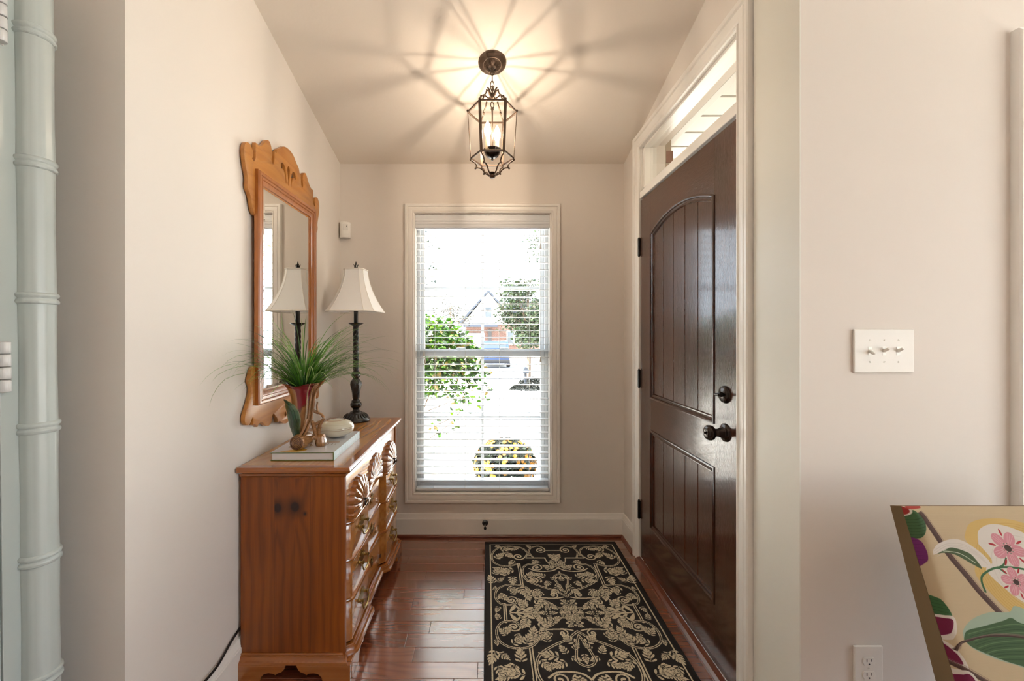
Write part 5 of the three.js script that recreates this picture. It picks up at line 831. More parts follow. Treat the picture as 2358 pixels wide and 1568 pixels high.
  blob([[-0.02, 0.074], [-0.002, 0.069], [0.007, 0.075], [0.011, 0.1], [0.005, 0.122], [-0.012, 0.14], [-0.03, 0.12]], '#7c2c74'); inside([[-0.02, 0.074], [-0.002, 0.069], [0.007, 0.075], [0.011, 0.1], [0.005, 0.122], [-0.012, 0.14], [-0.03, 0.12]], () => { for (let i = 0; i < 7; i++) thread([[-0.02, 0.078 + i * 0.008], [0.012, 0.074 + i * 0.008]], '#5f1f5a', 1, 0, 0, 0.0008); });
  blob([[-0.02, 0.186], [0.0, 0.188], [0.012, 0.198], [0.019, 0.226], [-0.005, 0.228], [-0.03, 0.21]], '#3e6a3c'); inside([[-0.02, 0.186], [0.0, 0.188], [0.012, 0.198], [0.019, 0.226], [-0.005, 0.228], [-0.03, 0.21]], () => { for (let i = 0; i < 5; i++) thread([[-0.02, 0.192 + i * 0.007], [0.018, 0.199 + i * 0.007]], '#2c4d2b', 1, 0, 0, 0.0009); });
  blob([[-0.03, 0.232], [0.018, 0.224], [0.022, 0.245], [0.008, 0.27], [-0.01, 0.274], [-0.03, 0.26]], '#e6ddd2'); blob([[-0.03, 0.236], [0.014, 0.23], [0.016, 0.243], [0.004, 0.263], [-0.012, 0.268]], '#7a1741');
  blob([[-0.03, 0.272], [-0.004, 0.272], [0.012, 0.292], [0.02, 0.322], [0.0, 0.318], [-0.03, 0.3]], '#e6ddd2'); blob([[-0.03, 0.276], [-0.006, 0.276], [0.007, 0.294], [0.012, 0.315], [-0.01, 0.303]], '#7a1741');
  limb([[-0.03, 0.3], [0.0, 0.316], [0.03, 0.334], [0.06, 0.352]], 0.008);
  blob([[-0.01, 0.33], [0.016, 0.325], [0.03, 0.34], [0.03, 0.365], [0.0, 0.37]], '#e6ddd2'); blob([[0.0, 0.338], [0.016, 0.331], [0.025, 0.343], [0.02, 0.362], [0.002, 0.362]], '#7a1741');
  blob([[0.028, 0.268], [0.035, 0.248], [0.062, 0.228], [0.1, 0.216], [0.14, 0.215], [0.158, 0.203], [0.19, 0.22], [0.215, 0.26], [0.2, 0.3], [0.15, 0.32], [0.115, 0.312], [0.082, 0.303], [0.042, 0.285]], '#a9bba6');
  blob([[0.028, 0.268], [0.04, 0.252], [0.075, 0.243], [0.12, 0.232], [0.14, 0.226], [0.155, 0.235], [0.2, 0.25], [0.2, 0.295], [0.15, 0.316], [0.12, 0.312], [0.082, 0.3], [0.042, 0.283]], '#47643f');
  inside([[0.028, 0.268], [0.04, 0.252], [0.075, 0.243], [0.12, 0.232], [0.14, 0.226], [0.155, 0.235], [0.2, 0.25], [0.2, 0.295], [0.15, 0.316], [0.12, 0.312], [0.082, 0.3], [0.042, 0.283]], () => { for (let i = 0; i < 14; i++) thread([[0.04 + i * 0.002, 0.258 + i * 0.0042], [0.09, 0.246 + i * 0.0045], [0.15, 0.238 + i * 0.005], [0.2, 0.252 + i * 0.004]], i % 3 ? '#33502f' : '#6c8a5e', 1, 0, 0, 0.0011); });
  limb([[0.008, 0.29], [0.016, 0.278], [0.031, 0.271], [0.086, 0.26], [0.151, 0.262], [0.215, 0.275]], 0.0042, '#4a2f26');
  limb([[0.3, 0.02], [0.33, 0.12], [0.38, 0.22], [0.4, 0.36], [0.42, 0.5]], 0.012); flower(0.4, 0.1, 0.045, 0.1); flower(0.37, 0.33, 0.045, 0.6); flower(0.1, 0.42, 0.05, 0.4);
  blob([[0.2, 0.36], [0.26, 0.34], [0.32, 0.38], [0.3, 0.45], [0.22, 0.46]], '#47643f'); blob([[0.42, 0.2], [0.46, 0.16], [0.5, 0.22], [0.46, 0.3]], '#7c2c74');
  const print = finish(new THREE.CanvasTexture(c), true, [1, 1]);
  const wv = tex(64, 64, (u, v) => [128 + 50 * Math.sin(v * 8 * 6.283) + 30 * Math.sin(u * 16 * 6.283)], false, [60, 64]);
  const fabric = mat({ map: print, color: lin(0.74, 0.74, 0.74), roughness: 0.92, bumpMap: wv, bumpScale: 0.0003, sheen: 0.2, sheenColor: lin(0.4, 0.36, 0.3) });
  const taupe = mat({ color: srgb(118, 98, 70), roughness: 0.95 });  // taupe cloth, coloured darker to carry the shade on the chair side
  const wood = M.blackMetal;
  const P = (a, b, h) => V(ox + a, oy, oz).addScaledVector(dn, b).addScaledVector(nr, h);
  // padded back: front skin bulges a little and rolls over the edges
  const BL = 0.47, skin = grid(60, 60, (u, v) => { const a = u * CWd, b = v * BL, ea = Math.min(1, Math.min(a, CWd - a) / 0.02), eb = Math.min(1, b / 0.022), r = (e) => Math.sqrt(Math.max(0, 1 - (1 - e) ** 2)); const q = P(a, b, -0.02 + 0.02 * Math.min(r(ea), r(eb)) + 0.012 * Math.sin(Math.PI * clamp(u, 0.03, 0.97)) * Math.sin(Math.PI * clamp(v, 0.02, 0.98))); return q.toArray(); });
  { const uv = skin.attributes.uv; for (let i = 0; i < uv.count; i++) uv.setXY(i, (uv.getX(i) * CWd + 0.04) * K / 900, 1 - (uv.getY(i) * BL + 0.06) * K / 960); skin.userData = { ownUV: true }; }
  part('back_cushion', skin, fabric, t, 'cream seat back printed with pink flowers and green leaves');
  const thk = (b) => lerp(0.03, 0.05, b / BL), Q = [];
  { const quad = (a, b, cc, d) => Q.push(...a.toArray(), ...b.toArray(), ...cc.toArray(), ...a.toArray(), ...cc.toArray(), ...d.toArray()); const n = 10; for (let i = 0; i < n; i++) { const b0 = i / n * BL, b1 = (i + 1) / n * BL; quad(P(0, b0, -0.02), P(0, b0, -0.02 - thk(b0)), P(0, b1, -0.02 - thk(b1)), P(0, b1, -0.02)); quad(P(CWd, b0, -0.02), P(CWd, b1, -0.02), P(CWd, b1, -0.02 - thk(b1)), P(CWd, b0, -0.02 - thk(b0))); quad(P(0, b0, -0.02 - thk(b0)), P(CWd, b0, -0.02 - thk(b0)), P(CWd, b1, -0.02 - thk(b1)), P(0, b1, -0.02 - thk(b1))); } quad(P(0, 0, -0.02), P(CWd, 0, -0.02), P(CWd, 0, -0.05), P(0, 0, -0.05)); quad(P(0, BL, -0.02), P(0, BL, -0.07), P(CWd, BL, -0.07), P(CWd, BL, -0.02)); quad(P(0, 0, -0.02), P(0, BL, -0.02), P(CWd, BL, -0.02), P(CWd, 0, -0.02)); }
  const bg = new THREE.BufferGeometry().setAttribute('position', new THREE.BufferAttribute(new Float32Array(Q), 3)); bg.computeVertexNormals();
  part('back_panel', bg, taupe, t, 'taupe side and back of the chair, toned darker as shade');
  const seatZ0 = -0.86, seatZ1 = -0.36; const sg = box(CWd + 0.01, 0.12, seatZ1 - seatZ0, ox + CWd / 2, 0.425, (seatZ0 + seatZ1) / 2, 0.03); { const p = sg.attributes.position, uv = sg.attributes.uv; for (let i = 0; i < p.count; i++) uv.setXY(i, (p.getX(i) - ox + 0.04) * K / 900, 0.2 - (p.getZ(i) + p.getY(i)) * 0.8); sg.userData = { ownUV: true }; }
  part('seat', sg, fabric, t);
  for (const [a, z, s] of [[0.035, seatZ0 + 0.03, 1], [CWd - 0.035, seatZ0 + 0.03, 1], [0.035, seatZ1 - 0.04, 0], [CWd - 0.035, seatZ1 - 0.04, 0]]) { const g = new THREE.CylinderGeometry(0.028, 0.019, 0.37, 4).rotateY(Math.PI / 4); part('leg', moved(flat(g), ox + a, 0.185, z), M.doorPlain, t); }
}

// ------------------------------------------------------------------ pale green cabinet with bamboo posts at the left edge
{
  const t = thing('cabinet', 'tall pale grey green painted cabinet with bamboo shaped corner posts', 'cabinet', [-1.3, 0, -0.4]);
  const paint = mat({ color: srgb(184, 192, 188), roughness: 0.34, clearcoat: 0.3, clearcoatRoughness: 0.25 });
  const X = -1.064, zN = -1.0, zF = 0.26, HT = 2.2;
  part('carcase', merge([span(-1.56, X - 0.022, 0.08, HT, zN, zF), span(-1.56, X + 0.012, 0.0, 0.1, zN - 0.004, zF + 0.004, 0.004)]), paint, t);
  part('stile', span(X - 0.022, X, 0.1, HT, -0.972, -0.904, 0.0015), paint, t); part('stile', span(X - 0.022, X, 0.1, HT, 0.17, zF, 0.0015), paint, t);
  part('cornice', sweep([[0, 0], [0.012, 0.004], [0.016, 0.03], [0.04, 0.055], [0.045, 0.075], [0, 0.075]], [V(-1.56, HT, zN), V(-1.56, HT, zF), V(X, HT, zF), V(X, HT, zN)].reverse(), true, UP), paint, t);
  part('top_board', span(-1.56, X, HT, HT + 0.02, zN, zF), paint, t);
  for (const [z0, z1] of [[-0.9, -0.373], [-0.369, 0.166]]) {
    const d = part('door', merge([span(X - 0.021, X + 0.0005, 0.11, HT - 0.03, z0, z1, 0.002)]), paint, t);
    const m = sweep([[0, 0], [0, 0.012], [-0.01, 0.016], [-0.02, 0.012], [-0.022, 0]], [V(X, 0.2, z1 - 0.07), V(X, 0.2, z0 + 0.07), V(X, HT - 0.12, z0 + 0.07), V(X, HT - 0.12, z1 - 0.07)], true, V(1, 0, 0)); part('panel_moulding', m, paint, d);
    part('door_pull', moved(flat(new THREE.SphereGeometry(0.014, 18, 12)), X + 0.014, 1.1, z0 < -0.5 ? z1 - 0.03 : z0 + 0.03), M.brass, d);
  }
  const hp = mat({ color: srgb(214, 214, 212), roughness: 0.3, clearcoat: 0.3 });
  for (const y of [1.24, 0.35, 2.0]) {
    const h = part('hinge', merge([span(X + 0.0005, X + 0.003, y - 0.056, y + 0.056, -0.916, -0.885, 0.001)]), hp, t, 'painted white barrel hinge');
    for (let i = 0; i < 4; i++) part('knuckle', moved(lathe([[0, -0.0135], [0.008, -0.0135], [0.0095, -0.012], [0.0095, 0.012], [0.008, 0.0135], [0, 0.0135]], 24), X + 0.0095, y + 0.0415 - i * 0.0277, -0.905), hp, h);
  }
  const nodes = [2.004, 1.703, 1.393, 1.096, 0.795, 0.519, 0.24];
  const post = (x, z) => {
    const R = 0.0338, p = [[0, 0.1]]; for (let i = 0; i <= 70; i++) { const y = 0.1 + (HT - 0.1) * i / 70; let near = 1; for (const n of nodes) near = Math.min(near, Math.abs(y - n) / 0.15); p.push([R - 0.0014 * Math.sin(Math.PI / 2 * near), y]); } p.push([0, HT]);
    const q = part('bamboo_post', moved(lathe(p, 40), x, 0, z), paint, t, 'bamboo shaped rounded post');
    for (const n of nodes) part('bamboo_node', moved(lathe([[R - 0.006, n - 0.0135], [R + 0.001, n - 0.013], [R + 0.0042, n - 0.0105], [R + 0.0046, n - 0.0065], [R + 0.003, n - 0.003], [R - 0.0002, n - 0.0008], [R - 0.0002, n + 0.0008], [R + 0.003, n + 0.003], [R + 0.0046, n + 0.0065], [R + 0.0042, n + 0.0105], [R + 0.001, n + 0.013], [R - 0.006, n + 0.0135]], 44), x, 0, z), paint, q);
  };
  post(-1.054, -0.97); post(-1.058, 0.228);
  t.rotation.z = 0.011; t.position.x += 0.023;
}

// ------------------------------------------------------------------ unseen recessed lamps behind the camera, placed to light walls facing it
for (const x of [-1.7, 0.1, 1.9]) for (const z of [0.5, 2.3]) {
  const t = thing('unseen_ceiling_light', `unseen round recessed ceiling lamp in the ${z < 1 ? 'front' : 'back'} row, ${x < -1 ? 'on the left' : x > 1 ? 'on the right' : 'in the middle'} of the living room`, 'ceiling light', [x, CTOP, z], 'unseen recessed ceiling lamps');
  part('trim_ring', moved(lathe([[0.075, -0.004], [0.1, -0.0035], [0.105, -0.0005], [0.075, -0.0005]], 36), x, CTOP, z), M.plastic, t);
  part('lamp_lens', moved(lathe([[0, -0.003], [0.074, -0.003], [0.074, -0.0006], [0, -0.0006]], 36), x, CTOP, z), mat({ color: lin(1, 1, 1), emissive: lin(1, 0.9, 0.78), emissiveIntensity: 2.5 }), t);
  const l = new THREE.SpotLight(lin(1, 0.87, 0.74), 6 * UNSEEN_CAN_GAIN, 0, 1.25, 0.7); l.name = 'unseen_ceiling_lamp'; l.position.set(0, -0.012, 0); l.target.position.set(0, -2, 0); l.shadow.radius = 3.5; l.castShadow = true; t.add(l, l.target);
}

// ------------------------------------------------------------------ outdoors
const LEAF = 0.21;
const gY = (d) => -0.3 - 0.5 * sstep(d, 3, 15);
{
  const noise = tex(256, 256, (u, v) => { const n = fbm(u, v, 8, 8, 4); return mixc([214, 208, 196], [232, 227, 216], n); }, true, [1 / 3, 1 / 3]);
  const m = mat({ map: noise, roughness: 0.95 }, { grain: 'x' });
  const lawn = grid(20, 120, (u, v) => { const z = lerp(30, -80, v); return [lerp(-60, 60, u), gY(-z), z]; }); lawn.userData = { grain: 'x' };
  struct('ground', lawn, m, 'pale sunlit front yard and driveway outside the window', 'ground');
  struct('road', span(-60, 60, -0.86, -0.782, -26, -18.5), mat({ color: srgb(120, 124, 130), roughness: 0.9 }), 'grey street across the front yard', 'road');
}
const LEAF2 = 1.9;
const leafGeo = (w, l) => {                           // rounded blade, folded a little along its rib
  const P = [], rib = [[0, 0], [0.28, 0.02], [0.62, -0.01], [1, -0.1]], half = [0, 0.46, 0.42, 0];
  const v = (i, s) => [s * half[i] * w, rib[i][1] * w + Math.abs(s) * half[i] * w * 0.3, rib[i][0] * l];
  for (let i = 0; i < 3; i++) for (const s of [-1, 1]) { const [a, b, c, d] = [v(i, 0), v(i + 1, 0), v(i + 1, s), v(i, s)]; if (i) P.push(...(s > 0 ? [...a, ...b, ...d] : [...a, ...d, ...b])); if (i < 2) P.push(...(i ? (s > 0 ? [...b, ...c, ...d] : [...b, ...d, ...c]) : s > 0 ? [...a, ...b, ...c] : [...a, ...c, ...b])); }
  const g = new THREE.BufferGeometry().setAttribute('position', new THREE.BufferAttribute(new Float32Array(P), 3)); g.computeVertexNormals(); return flat(g);
};
const leafMat = mat({ color: 0xffffff, roughness: 0.75, specularIntensity: 0.4, transmission: 0.4, thickness: 0, side: THREE.DoubleSide });
function foliage(parent, name, geo, places, colors, seed) {
  const r = rng(seed), im = new THREE.InstancedMesh(geo, leafMat, places.length), o = new THREE.Object3D(), b = bases.get(parent);
  places.forEach((p, i) => { o.position.copy(p).sub(b); o.rotation.set(r() * 6.28, r() * 6.28, r() * 6.28); const s = 0.65 + r() * 0.7; o.scale.setScalar(s); o.updateMatrix(); im.setMatrixAt(i, o.matrix); const c = colors[Math.floor(r() * colors.length)], k = LEAF * (0.75 + 0.5 * r()); im.setColorAt(i, lin(c[0] * k, c[1] * k, c[2] * k)); });
  im.name = name; im.userData.kind = 'stuff'; im.castShadow = im.receiveShadow = true; parent.add(im); return im;
}
const bark = mat({ color: srgb(92, 76, 62), roughness: 0.95 });
const lime = [[0.11, 0.34, 0.006], [0.06, 0.24, 0.006], [0.2, 0.42, 0.012], [0.03, 0.1, 0.008], [0.42, 0.3, 0.08], [0.015, 0.06, 0.008], [0.07, 0.26, 0.006], [0.02, 0.08, 0.006], [0.14, 0.38, 0.01]];
{ // shrub outside the window on the left
  const t = thing('shrub', 'leafy bright green shrub with bare lower branches outside the window', 'shrub', [-0.85, gY(4.1), -4.1]);
  const r = rng(31), stems = [], tips = [];
  for (let i = 0; i < 11; i++) { const a = r() * 6.28, x1 = -0.85 + 0.78 * (r() * 1.1 - 0.35), y1 = 0.45 + r() * 1.0, z1 = -4.1 + 0.35 * Math.sin(a); stems.push(tube([[-0.85 + 0.1 * Math.cos(a), gY(4.1), -4.1 + 0.1 * Math.sin(a)], [lerp(-0.85, x1, 0.35), lerp(gY(4.1), y1, 0.45), lerp(-4.1, z1, 0.4)], [lerp(-0.85, x1, 0.75), lerp(gY(4.1), y1, 0.8), lerp(-4.1, z1, 0.8)], [x1, y1, z1]], 0.011, 14, 6, false, (u) => 1.2 - 0.9 * u)); tips.push(V(x1, y1, z1)); }
  const twig = [[-0.55, 0.3, -0.2, 0.62], [-0.5, 0.42, -0.08, 0.7], [-0.6, 0.55, -0.06, 0.86], [-0.7, 0.35, -0.36, 0.48]];
  for (const [x0, y0, x1, y1] of twig) { stems.push(tube([[x0, y0, -4.05], [(x0 + x1) / 2, (y0 + y1) / 2 - 0.03, -4.0], [x1, y1, -3.98]], 0.005, 10, 5, false, (u) => 1.1 - 0.7 * u)); for (let k = 0; k < 1; k++) tips.push(V(x1, y1, -3.98)); }
  part('stem', merge(stems), bark, t);
  const pl = [];
  while (pl.length < 5200) { const x = r() * 2 - 1, y = r() * 2 - 1, z = r() * 2 - 1; if (x * x + y * y + z * z > 1) continue; const p = V(-0.68 + 0.66 * x, 1.12 + 0.42 * y - 0.12 * Math.max(0, x), -4.1 + 0.4 * z); if (p.y < 0.92 && r() < 0.45) continue; pl.push(p); }
  for (const q of tips) for (let i = 0; i < 26; i++) pl.push(q.clone().add(V((r() - 0.6) * 0.28, (r() - 0.5) * 0.2, (r() - 0.5) * 0.2)));
  const geo = leafGeo(0.033, 0.053);
  foliage(t, 'foliage', geo, pl.slice(150), lime.map((c) => c.map((q) => q * LEAF2)), 41);
  const mats = lime.map((c) => mat({ color: lin(...c.map((q) => q * LEAF * LEAF2)), roughness: 0.5, transmission: 0.4, thickness: 0, side: THREE.DoubleSide }));
  for (let i = 0; i < 150; i++) { const g = geo.clone().rotateX(r() * 6.28).rotateY(r() * 6.28).rotateZ(r() * 6.28).scale(1.15, 1.15, 1.15); const p = pl[i]; part('leaf', moved(g, p.x + 0.03, p.y, p.z + 0.2 + 0.1 * r()), mats[Math.floor(r() * mats.length)], t); }
}
{ // potted chrysanthemums
  const x = 0.16, z = -3.6, y = 0.19, t = thing('potted_flowers', 'round mound of yellow flowers in a dark pot outside the window', 'flowers', [x, gY(3.6), z]);
  const r = rng(61), Y0 = gY(3.6);
  part('pot', moved(lathe([[0, 0], [0.13, 0], [0.135, 0.01], [0.185, 0.27], [0.2, 0.275], [0.2, 0.3], [0.18, 0.3], [0.17, 0.26], [0, 0.26]], 40), x, Y0, z), mat({ color: lin(0.012, 0.014, 0.016), roughness: 0.5 }), t);
  const shell = (n, k0, k1) => { const o = []; while (o.length < n) { const v = V(r() * 2 - 1, r() * 1.7 - 0.7, r() * 2 - 1); const l = v.length(); if (l > 1 || l < 0.1) continue; v.divideScalar(l); const k = lerp(k0, k1, Math.cbrt(r())); o.push(V(x + v.x * 0.26 * k, y + v.y * 0.21 * k, z + v.z * 0.26 * k)); } return o; };
  foliage(t, 'foliage', leafGeo(0.022, 0.036), shell(4200, 0.45, 0.99), [[0.02, 0.06, 0.012], [0.035, 0.09, 0.015], [0.012, 0.035, 0.01]], 62);
  const petal = []; for (let ring = 0; ring < 2; ring++) for (let i = 0; i < 11; i++) petal.push(leafGeo(0.008, 0.019 - ring * 0.006).rotateX(-0.25 - ring * 0.5).rotateY(i / 11 * 6.283 + ring * 0.3)); petal.push(moved(flat(new THREE.SphereGeometry(0.005, 8, 6)), 0, 0.003, 0));
  const fg = merge(petal), at2 = shell(330, 1.0, 1.04).filter((p) => p.y > 0.12), im = new THREE.InstancedMesh(fg, mat({ color: 0xffffff, roughness: 0.6, side: THREE.DoubleSide }), at2.length), o = new THREE.Object3D(), c0 = V(x, y - 0.02, z), b = bases.get(t);
  at2.forEach((p, i) => { o.position.copy(p).sub(b); o.quaternion.setFromUnitVectors(V(0, 1, 0), p.clone().sub(c0).normalize()); o.updateMatrix(); im.setMatrixAt(i, o.matrix); const k = 0.7 + 0.5 * r(); im.setColorAt(i, lin(0.42 * k, 0.2 * k, 0.012)); });
  im.name = 'blossoms'; im.userData.kind = 'stuff'; t.add(im);
}
function tree(name, label, x, d, cy, rx, ry, n, size, colors, seed, trunkR) {
  const y0 = gY(d), t = thing(name, label, 'tree', [x, y0, -d]), r = rng(seed), pl = [], limbs = [];
  limbs.push(tube([[x, y0 - 0.1, -d], [x + 0.05, lerp(y0, cy, 0.5), -d], [x, cy + ry * 0.4, -d]], trunkR, 14, 9, false, (u) => 1.2 - 0.8 * u));
  const clumps = []; for (let i = 0; i < 26; i++) { const a = r() * 6.28, e = r() * 2 - 1, k = Math.cbrt(r()) * 0.9, q = V(x + rx * k * Math.cos(a) * Math.sqrt(1 - e * e), cy + ry * k * e, -d + rx * k * Math.sin(a) * Math.sqrt(1 - e * e)); clumps.push(q); if (i < 14) limbs.push(tube([[x, lerp(y0, cy, 0.75), -d], [lerp(x, q.x, 0.5), lerp(cy - ry * 0.3, q.y, 0.6), lerp(-d, q.z, 0.5)], q], trunkR * 0.3, 10, 5, false, (u) => 1.1 - 0.8 * u)); }
  for (let i = 0; i < n; i++) { const q = clumps[Math.floor(r() * clumps.length)], s = Math.min(rx, ry) * 0.42; pl.push(q.clone().add(V((r() + r() - 1) * s, (r() + r() - 1) * s, (r() + r() - 1) * s))); }
  part('trunk', merge(limbs), bark, t);
  foliage(t, 'foliage', leafGeo(size * 0.7, size), pl, colors, seed + 1);
}
const grey = [[0.09, 0.18, 0.05], [0.16, 0.26, 0.09], [0.05, 0.12, 0.05], [0.2, 0.2, 0.12]];
tree('tree', 'grey green leafy tree in front of the house across the street', 1.9, 19, 2.3, 1.8, 1.6, 7000, 0.13, grey, 101, 0.1);
tree('tree', 'tall thin tree with sparse leaves at the right of the window view', 2.35, 15.5, 4.4, 0.9, 2.1, 800, 0.085, grey, 111, 0.06);
tree('tree', 'tree with sparse hanging leaves at the upper left of the window view', -1.75, 8.2, 2.95, 0.95, 0.85, 520, 0.055, [[0.05, 0.12, 0.06], [0.12, 0.16, 0.06], [0.03, 0.08, 0.07]], 121, 0.06);
tree('tree', 'small pale tree behind the green shrub in the window view', -2.6, 30, 2.6, 1.7, 1.5, 420, 0.13, [[0.2, 0.2, 0.1], [0.24, 0.22, 0.16]], 131, 0.08);
{ // mailbox and low planting across the drive
  const d = 16, x = 1.5, y0 = gY(d), t = thing('mailbox', 'dark mailbox on a post among low shrubs across the drive', 'mailbox', [x, y0, -d]);
  const blue = mat({ color: lin(0.006, 0.012, 0.022), roughness: 0.6 });
  part('post', span(x - 0.045, x + 0.045, y0, y0 + 0.62, -d - 0.045, -d + 0.045, 0.01), blue, t);
  const s = new THREE.Shape([[-0.11, 0], [0.11, 0], [0.11, 0.1]].map((p) => new THREE.Vector2(...p))); s.absarc(0, 0.1, 0.11, 0, Math.PI); s.lineTo(-0.11, 0);
  part('box', extrude(s, 0.5, 0.006).translate(x, y0 + 0.61, -d - 0.25), blue, t);
  part('finial', moved(lathe([[0.02, 0], [0.05, 0.01], [0.015, 0.04], [0.005, 0.1], [0, 0.1]], 16), x, y0 + 0.81, -d), blue, t);
  let i = 0; for (const [sx, sd, w, h, lab] of [[1.5, 15.6, 0.62, 0.2, 'low dark shrub in front of the mailbox post'], [1.95, 17.2, 0.62, 0.3, 'low dark shrub behind the mailbox at the right']]) {
    const b = thing('low_shrub', lab, 'shrub', [sx, gY(sd), -sd]), r = rng(140 + i), pl = []; for (let k = 0; k < 900; k++) { const a = r() * 6.28, q = Math.sqrt(r()); pl.push(V(sx + w * q * Math.cos(a), gY(sd) + 0.02 + h * (1 - q * q * 0.7) * r(), -sd + 0.5 * w * q * Math.sin(a))); }
    foliage(b, 'foliage', leafGeo(0.05, 0.08), pl, [[0.02, 0.035, 0.025], [0.035, 0.05, 0.035]], 150 + i++);
  }
}
{ // blue car seen end on
  const d = 27.5, x = 0.55, y0 = -0.782, t = thing('car', 'blue car parked in front of the house across the street', 'car', [x, y0, -d + 2]);
  const blue = mat({ color: lin(0.004, 0.028, 0.1), roughness: 0.25, clearcoat: 1, clearcoatRoughness: 0.05, metalness: 0.2 }), glass = mat({ color: lin(0.03, 0.04, 0.05), roughness: 0.05 }), rub = mat({ color: lin(0.012, 0.012, 0.013), roughness: 0.8 }), chrome = mat({ color: lin(0.7, 0.7, 0.72), metalness: 1, roughness: 0.2 });
  const prof = [[-2.1, 0.28], [2.1, 0.28], [2.15, 0.7], [2.0, 0.98], [1.0, 1.06], [0.75, 1.08], [0.2, 1.58], [-1.3, 1.62], [-1.95, 1.1], [-2.12, 0.95], [-2.15, 0.5]];
  part('body', creased(extrudeX(shapeOf(prof), -0.9, 1.8, 0.09), 0.6).translate(x, y0, -d + 0), blue, t);
  part('window', merge([extrudeX(shapeOf([[0.28, 1.12], [0.66, 1.12], [0.2, 1.5], [-1.2, 1.54], [-1.75, 1.12]]), -0.904, 1.808, 0.0).translate(x, y0, -d), box(1.45, 0.52, 0.02, 0, 0, 0).rotateX(-0.72).translate(x, y0 + 1.34, -d + 0.515)]), glass, t);
  for (const [a, z] of [[-0.82, 1.35], [0.82, 1.35], [-0.82, -1.35], [0.82, -1.35]]) { const w = part('wheel', flat(new THREE.CylinderGeometry(0.33, 0.33, 0.22, 28).rotateZ(Math.PI / 2)).translate(x + a, y0 + 0.33, -d + z), rub, t); part('hub_cap', flat(new THREE.CylinderGeometry(0.2, 0.2, 0.235, 20).rotateZ(Math.PI / 2)).translate(x + a, y0 + 0.33, -d + z), chrome, w); }
  part('bumper', span(x - 0.88, x + 0.88, y0 + 0.3, y0 + 0.5, -d + 2.1, -d + 2.2, 0.05), rub, t);
  for (const s of [-1, 1]) part('headlamp', moved(flat(new THREE.SphereGeometry(0.13, 16, 12).scale(1.3, 0.8, 0.4)), x + s * 0.66, y0 + 0.8, -d + 2.1), chrome, t);
}
{ // house across the street
  const d = 41, x0 = -2.35, x1 = 2.75, xa = 0.2, y0 = -0.9, t = thing('house', 'house with a steep white gable and brick walls across the street', 'house', [xa, y0, -d]);
  const stucco = mat({ color: srgb(225, 222, 216), roughness: 0.9 }), dark = mat({ color: srgb(38, 46, 58), roughness: 0.8 });
  const brickT = tex(256, 256, (u, v) => { const r = Math.floor(v * 12), o = (r % 2) * 0.5, c = (u * 6 + o) % 1, j = (v * 12) % 1; if (c < 0.06 || j < 0.14) return [128, 116, 106]; const k = HASH[(r * 71 + Math.floor(u * 6 + o) * 13) & 65535]; return mixc([54, 29, 25], [80, 48, 40], k); }, true, [1 / 1.3, 1 / 0.95]);
  const brick = mat({ map: brickT, roughness: 0.9 });
  part('gable_wall', extrude(shapeOf([[x0 + 0.2, 2.2], [x1 - 0.2, 2.2], [x1 - 0.2, 2.45], [xa, 5.35], [x0 + 0.2, 2.45]]), 6).translate(0, 0, -d - 6), stucco, t);
  part('brick_wall', span(x0 + 0.3, 9, y0, 2.2, -d - 7, -d - 0.05), brick, t);
  part('roof', merge([extrude(shapeOf([[x0 - 0.15, 2.3], [xa, 5.4], [xa, 5.62], [x0 - 0.38, 2.33]]), 6.6).translate(0, 0, -d - 6.3), extrude(shapeOf([[x1 + 0.15, 2.3], [x1 + 0.38, 2.33], [xa, 5.62], [xa, 5.4]]), 6.6).translate(0, 0, -d - 6.3), extrude(shapeOf([[2.6, 2.2], [9.6, 2.2], [9.6, 2.5], [8.2, 4.6], [2.6, 4.6]]), 5.5).translate(0, 0, -d - 7)]), dark, t);
  part('eave', span(x0 + 0.1, xa + 0.9, 1.95, 2.3, -d, -d + 0.7), dark, t);
  part('garage_door', span(-1.9, -0.2, y0, 1.35, -d - 0.05, -d + 0.02), stucco, t);
  part('door', span(0.15, 0.5, y0, 1.75, -d - 0.05, -d + 0.03), mat({ color: lin(0.02, 0.02, 0.022), roughness: 0.5 }), t);
  const w = part('window', span(2.0, 3.4, 0.2, 1.6, -d - 0.05, -d + 0.02), stucco, t); part('pane', merge([span(2.08, 2.66, 0.28, 1.52, -d + 0.02, -d + 0.03), span(2.74, 3.32, 0.28, 1.52, -d + 0.02, -d + 0.03)]), mat({ color: lin(0.05, 0.06, 0.07), roughness: 0.1 }), w);
  const g = part('gable_window', span(xa - 0.3, xa + 0.3, 2.9, 3.9, -d - 0.02, -d + 0.03), mat({ color: lin(0.06, 0.07, 0.08), roughness: 0.2 }), t);
}
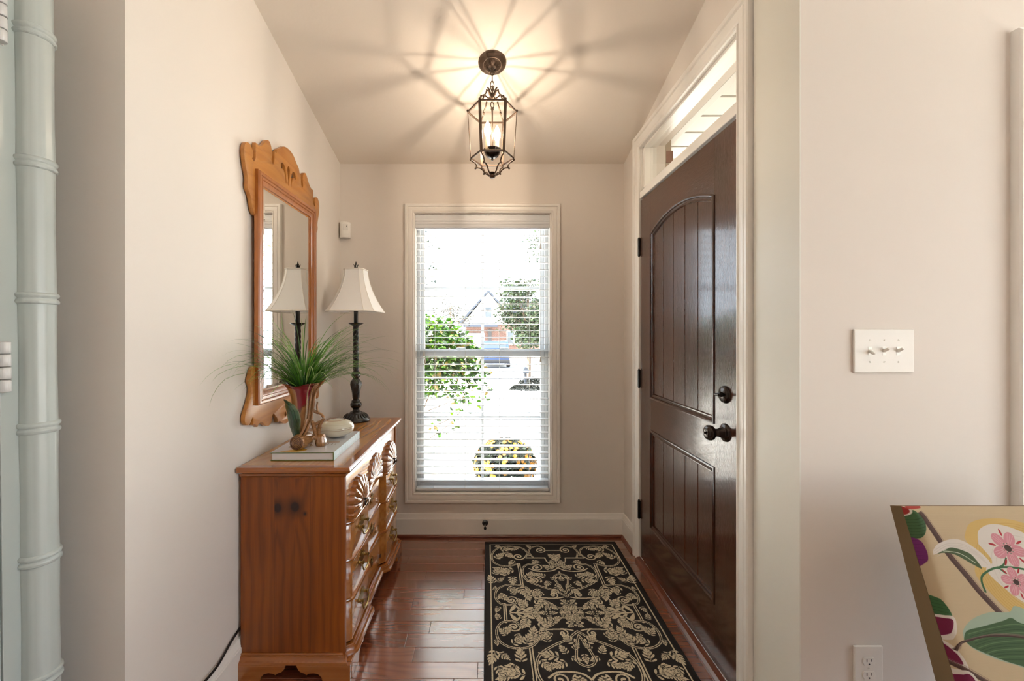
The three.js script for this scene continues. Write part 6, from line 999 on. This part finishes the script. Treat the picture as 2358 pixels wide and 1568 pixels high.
{ // porch outside the front door: plank soffit, frieze board, brick veneer
  const pr = thing('porch_ceiling', 'white boarded porch ceiling seen through the transom window', 'porch ceiling', [1.12, 2.5, -2.2]);
  const white = mat({ color: srgb(222, 221, 215), roughness: 0.55 }), gap = mat({ color: srgb(150, 138, 116), roughness: 0.8 });
  part('backing', span(1.06, 3.8, 2.516, 2.53, -5.8, -1.35), gap, pr);  // far end lies out of view, lengthened to shade the boards
  for (let i = -2; i < 20; i++) { const dd = 1.896 + 0.1865 * i; part('plank', span(1.1, 3.8, 2.5, 2.514, -dd - 0.1865 + 0.009, -dd - 0.009, 0.002), white, pr); }
  part('unseen_side_wall', span(3.8, 3.95, -0.3, 2.53, -5.8, -1.35), gap, pr); part('unseen_floor_slab', span(1.12, 3.8, -0.29, -0.1, -5.8, -1.35), gap, pr);  // unseen wall and slab, placed to keep light off the porch ceiling
  part('frieze_board', span(1.106, 1.15, 2.478, 2.499, -5.8, -1.35, 0.003), white, pr);
  const wall = structGroup('wall_porch', 'brick veneer around the front door outside', 'wall');
  const mortar = mat({ color: srgb(176, 162, 142), roughness: 0.95 }), B = [[150, 104, 82], [168, 124, 98], [134, 88, 70], [186, 150, 122]].map((c) => mat({ color: srgb(...c), roughness: 0.95 }));
  part('backing', merge([span(1.05, 1.098, -0.3, 2.9, -3.4, DZ0 - 0.062), span(1.05, 1.098, 2.47, 2.9, DZ0 - 0.062, -1.35)]), mortar, wall);
  const r = rng(88); for (let i = 0; i < 34; i++) { const y = -0.28 + i * 0.0815; if (y > 2.4) break; const off = i % 2 ? 0.1 : 0; part('brick', span(1.052, 1.106, y, y + 0.07, DZ0 - 0.055 - 0.19 + off * 0.9, DZ0 - 0.055, 0.003), B[Math.floor(r() * 4)], wall); part('brick', span(1.052, 1.106, y, y + 0.07, DZ0 - 0.46 + off * 0.9, DZ0 - 0.256 + off * 0.9, 0.003), B[Math.floor(r() * 4)], wall); }
  part('brickmould', merge([span(0.99, 1.05, -0.1, 2.47, DZ0 - 0.06, DZ0 - 0.021, 0.003), span(0.99, 1.05, -0.1, 2.47, DZ1 + 0.021, DZ1 + 0.06, 0.003)]), mat({ color: srgb(170, 160, 142), roughness: 0.6 }), wall);
}

renderer.render(scene, camera);
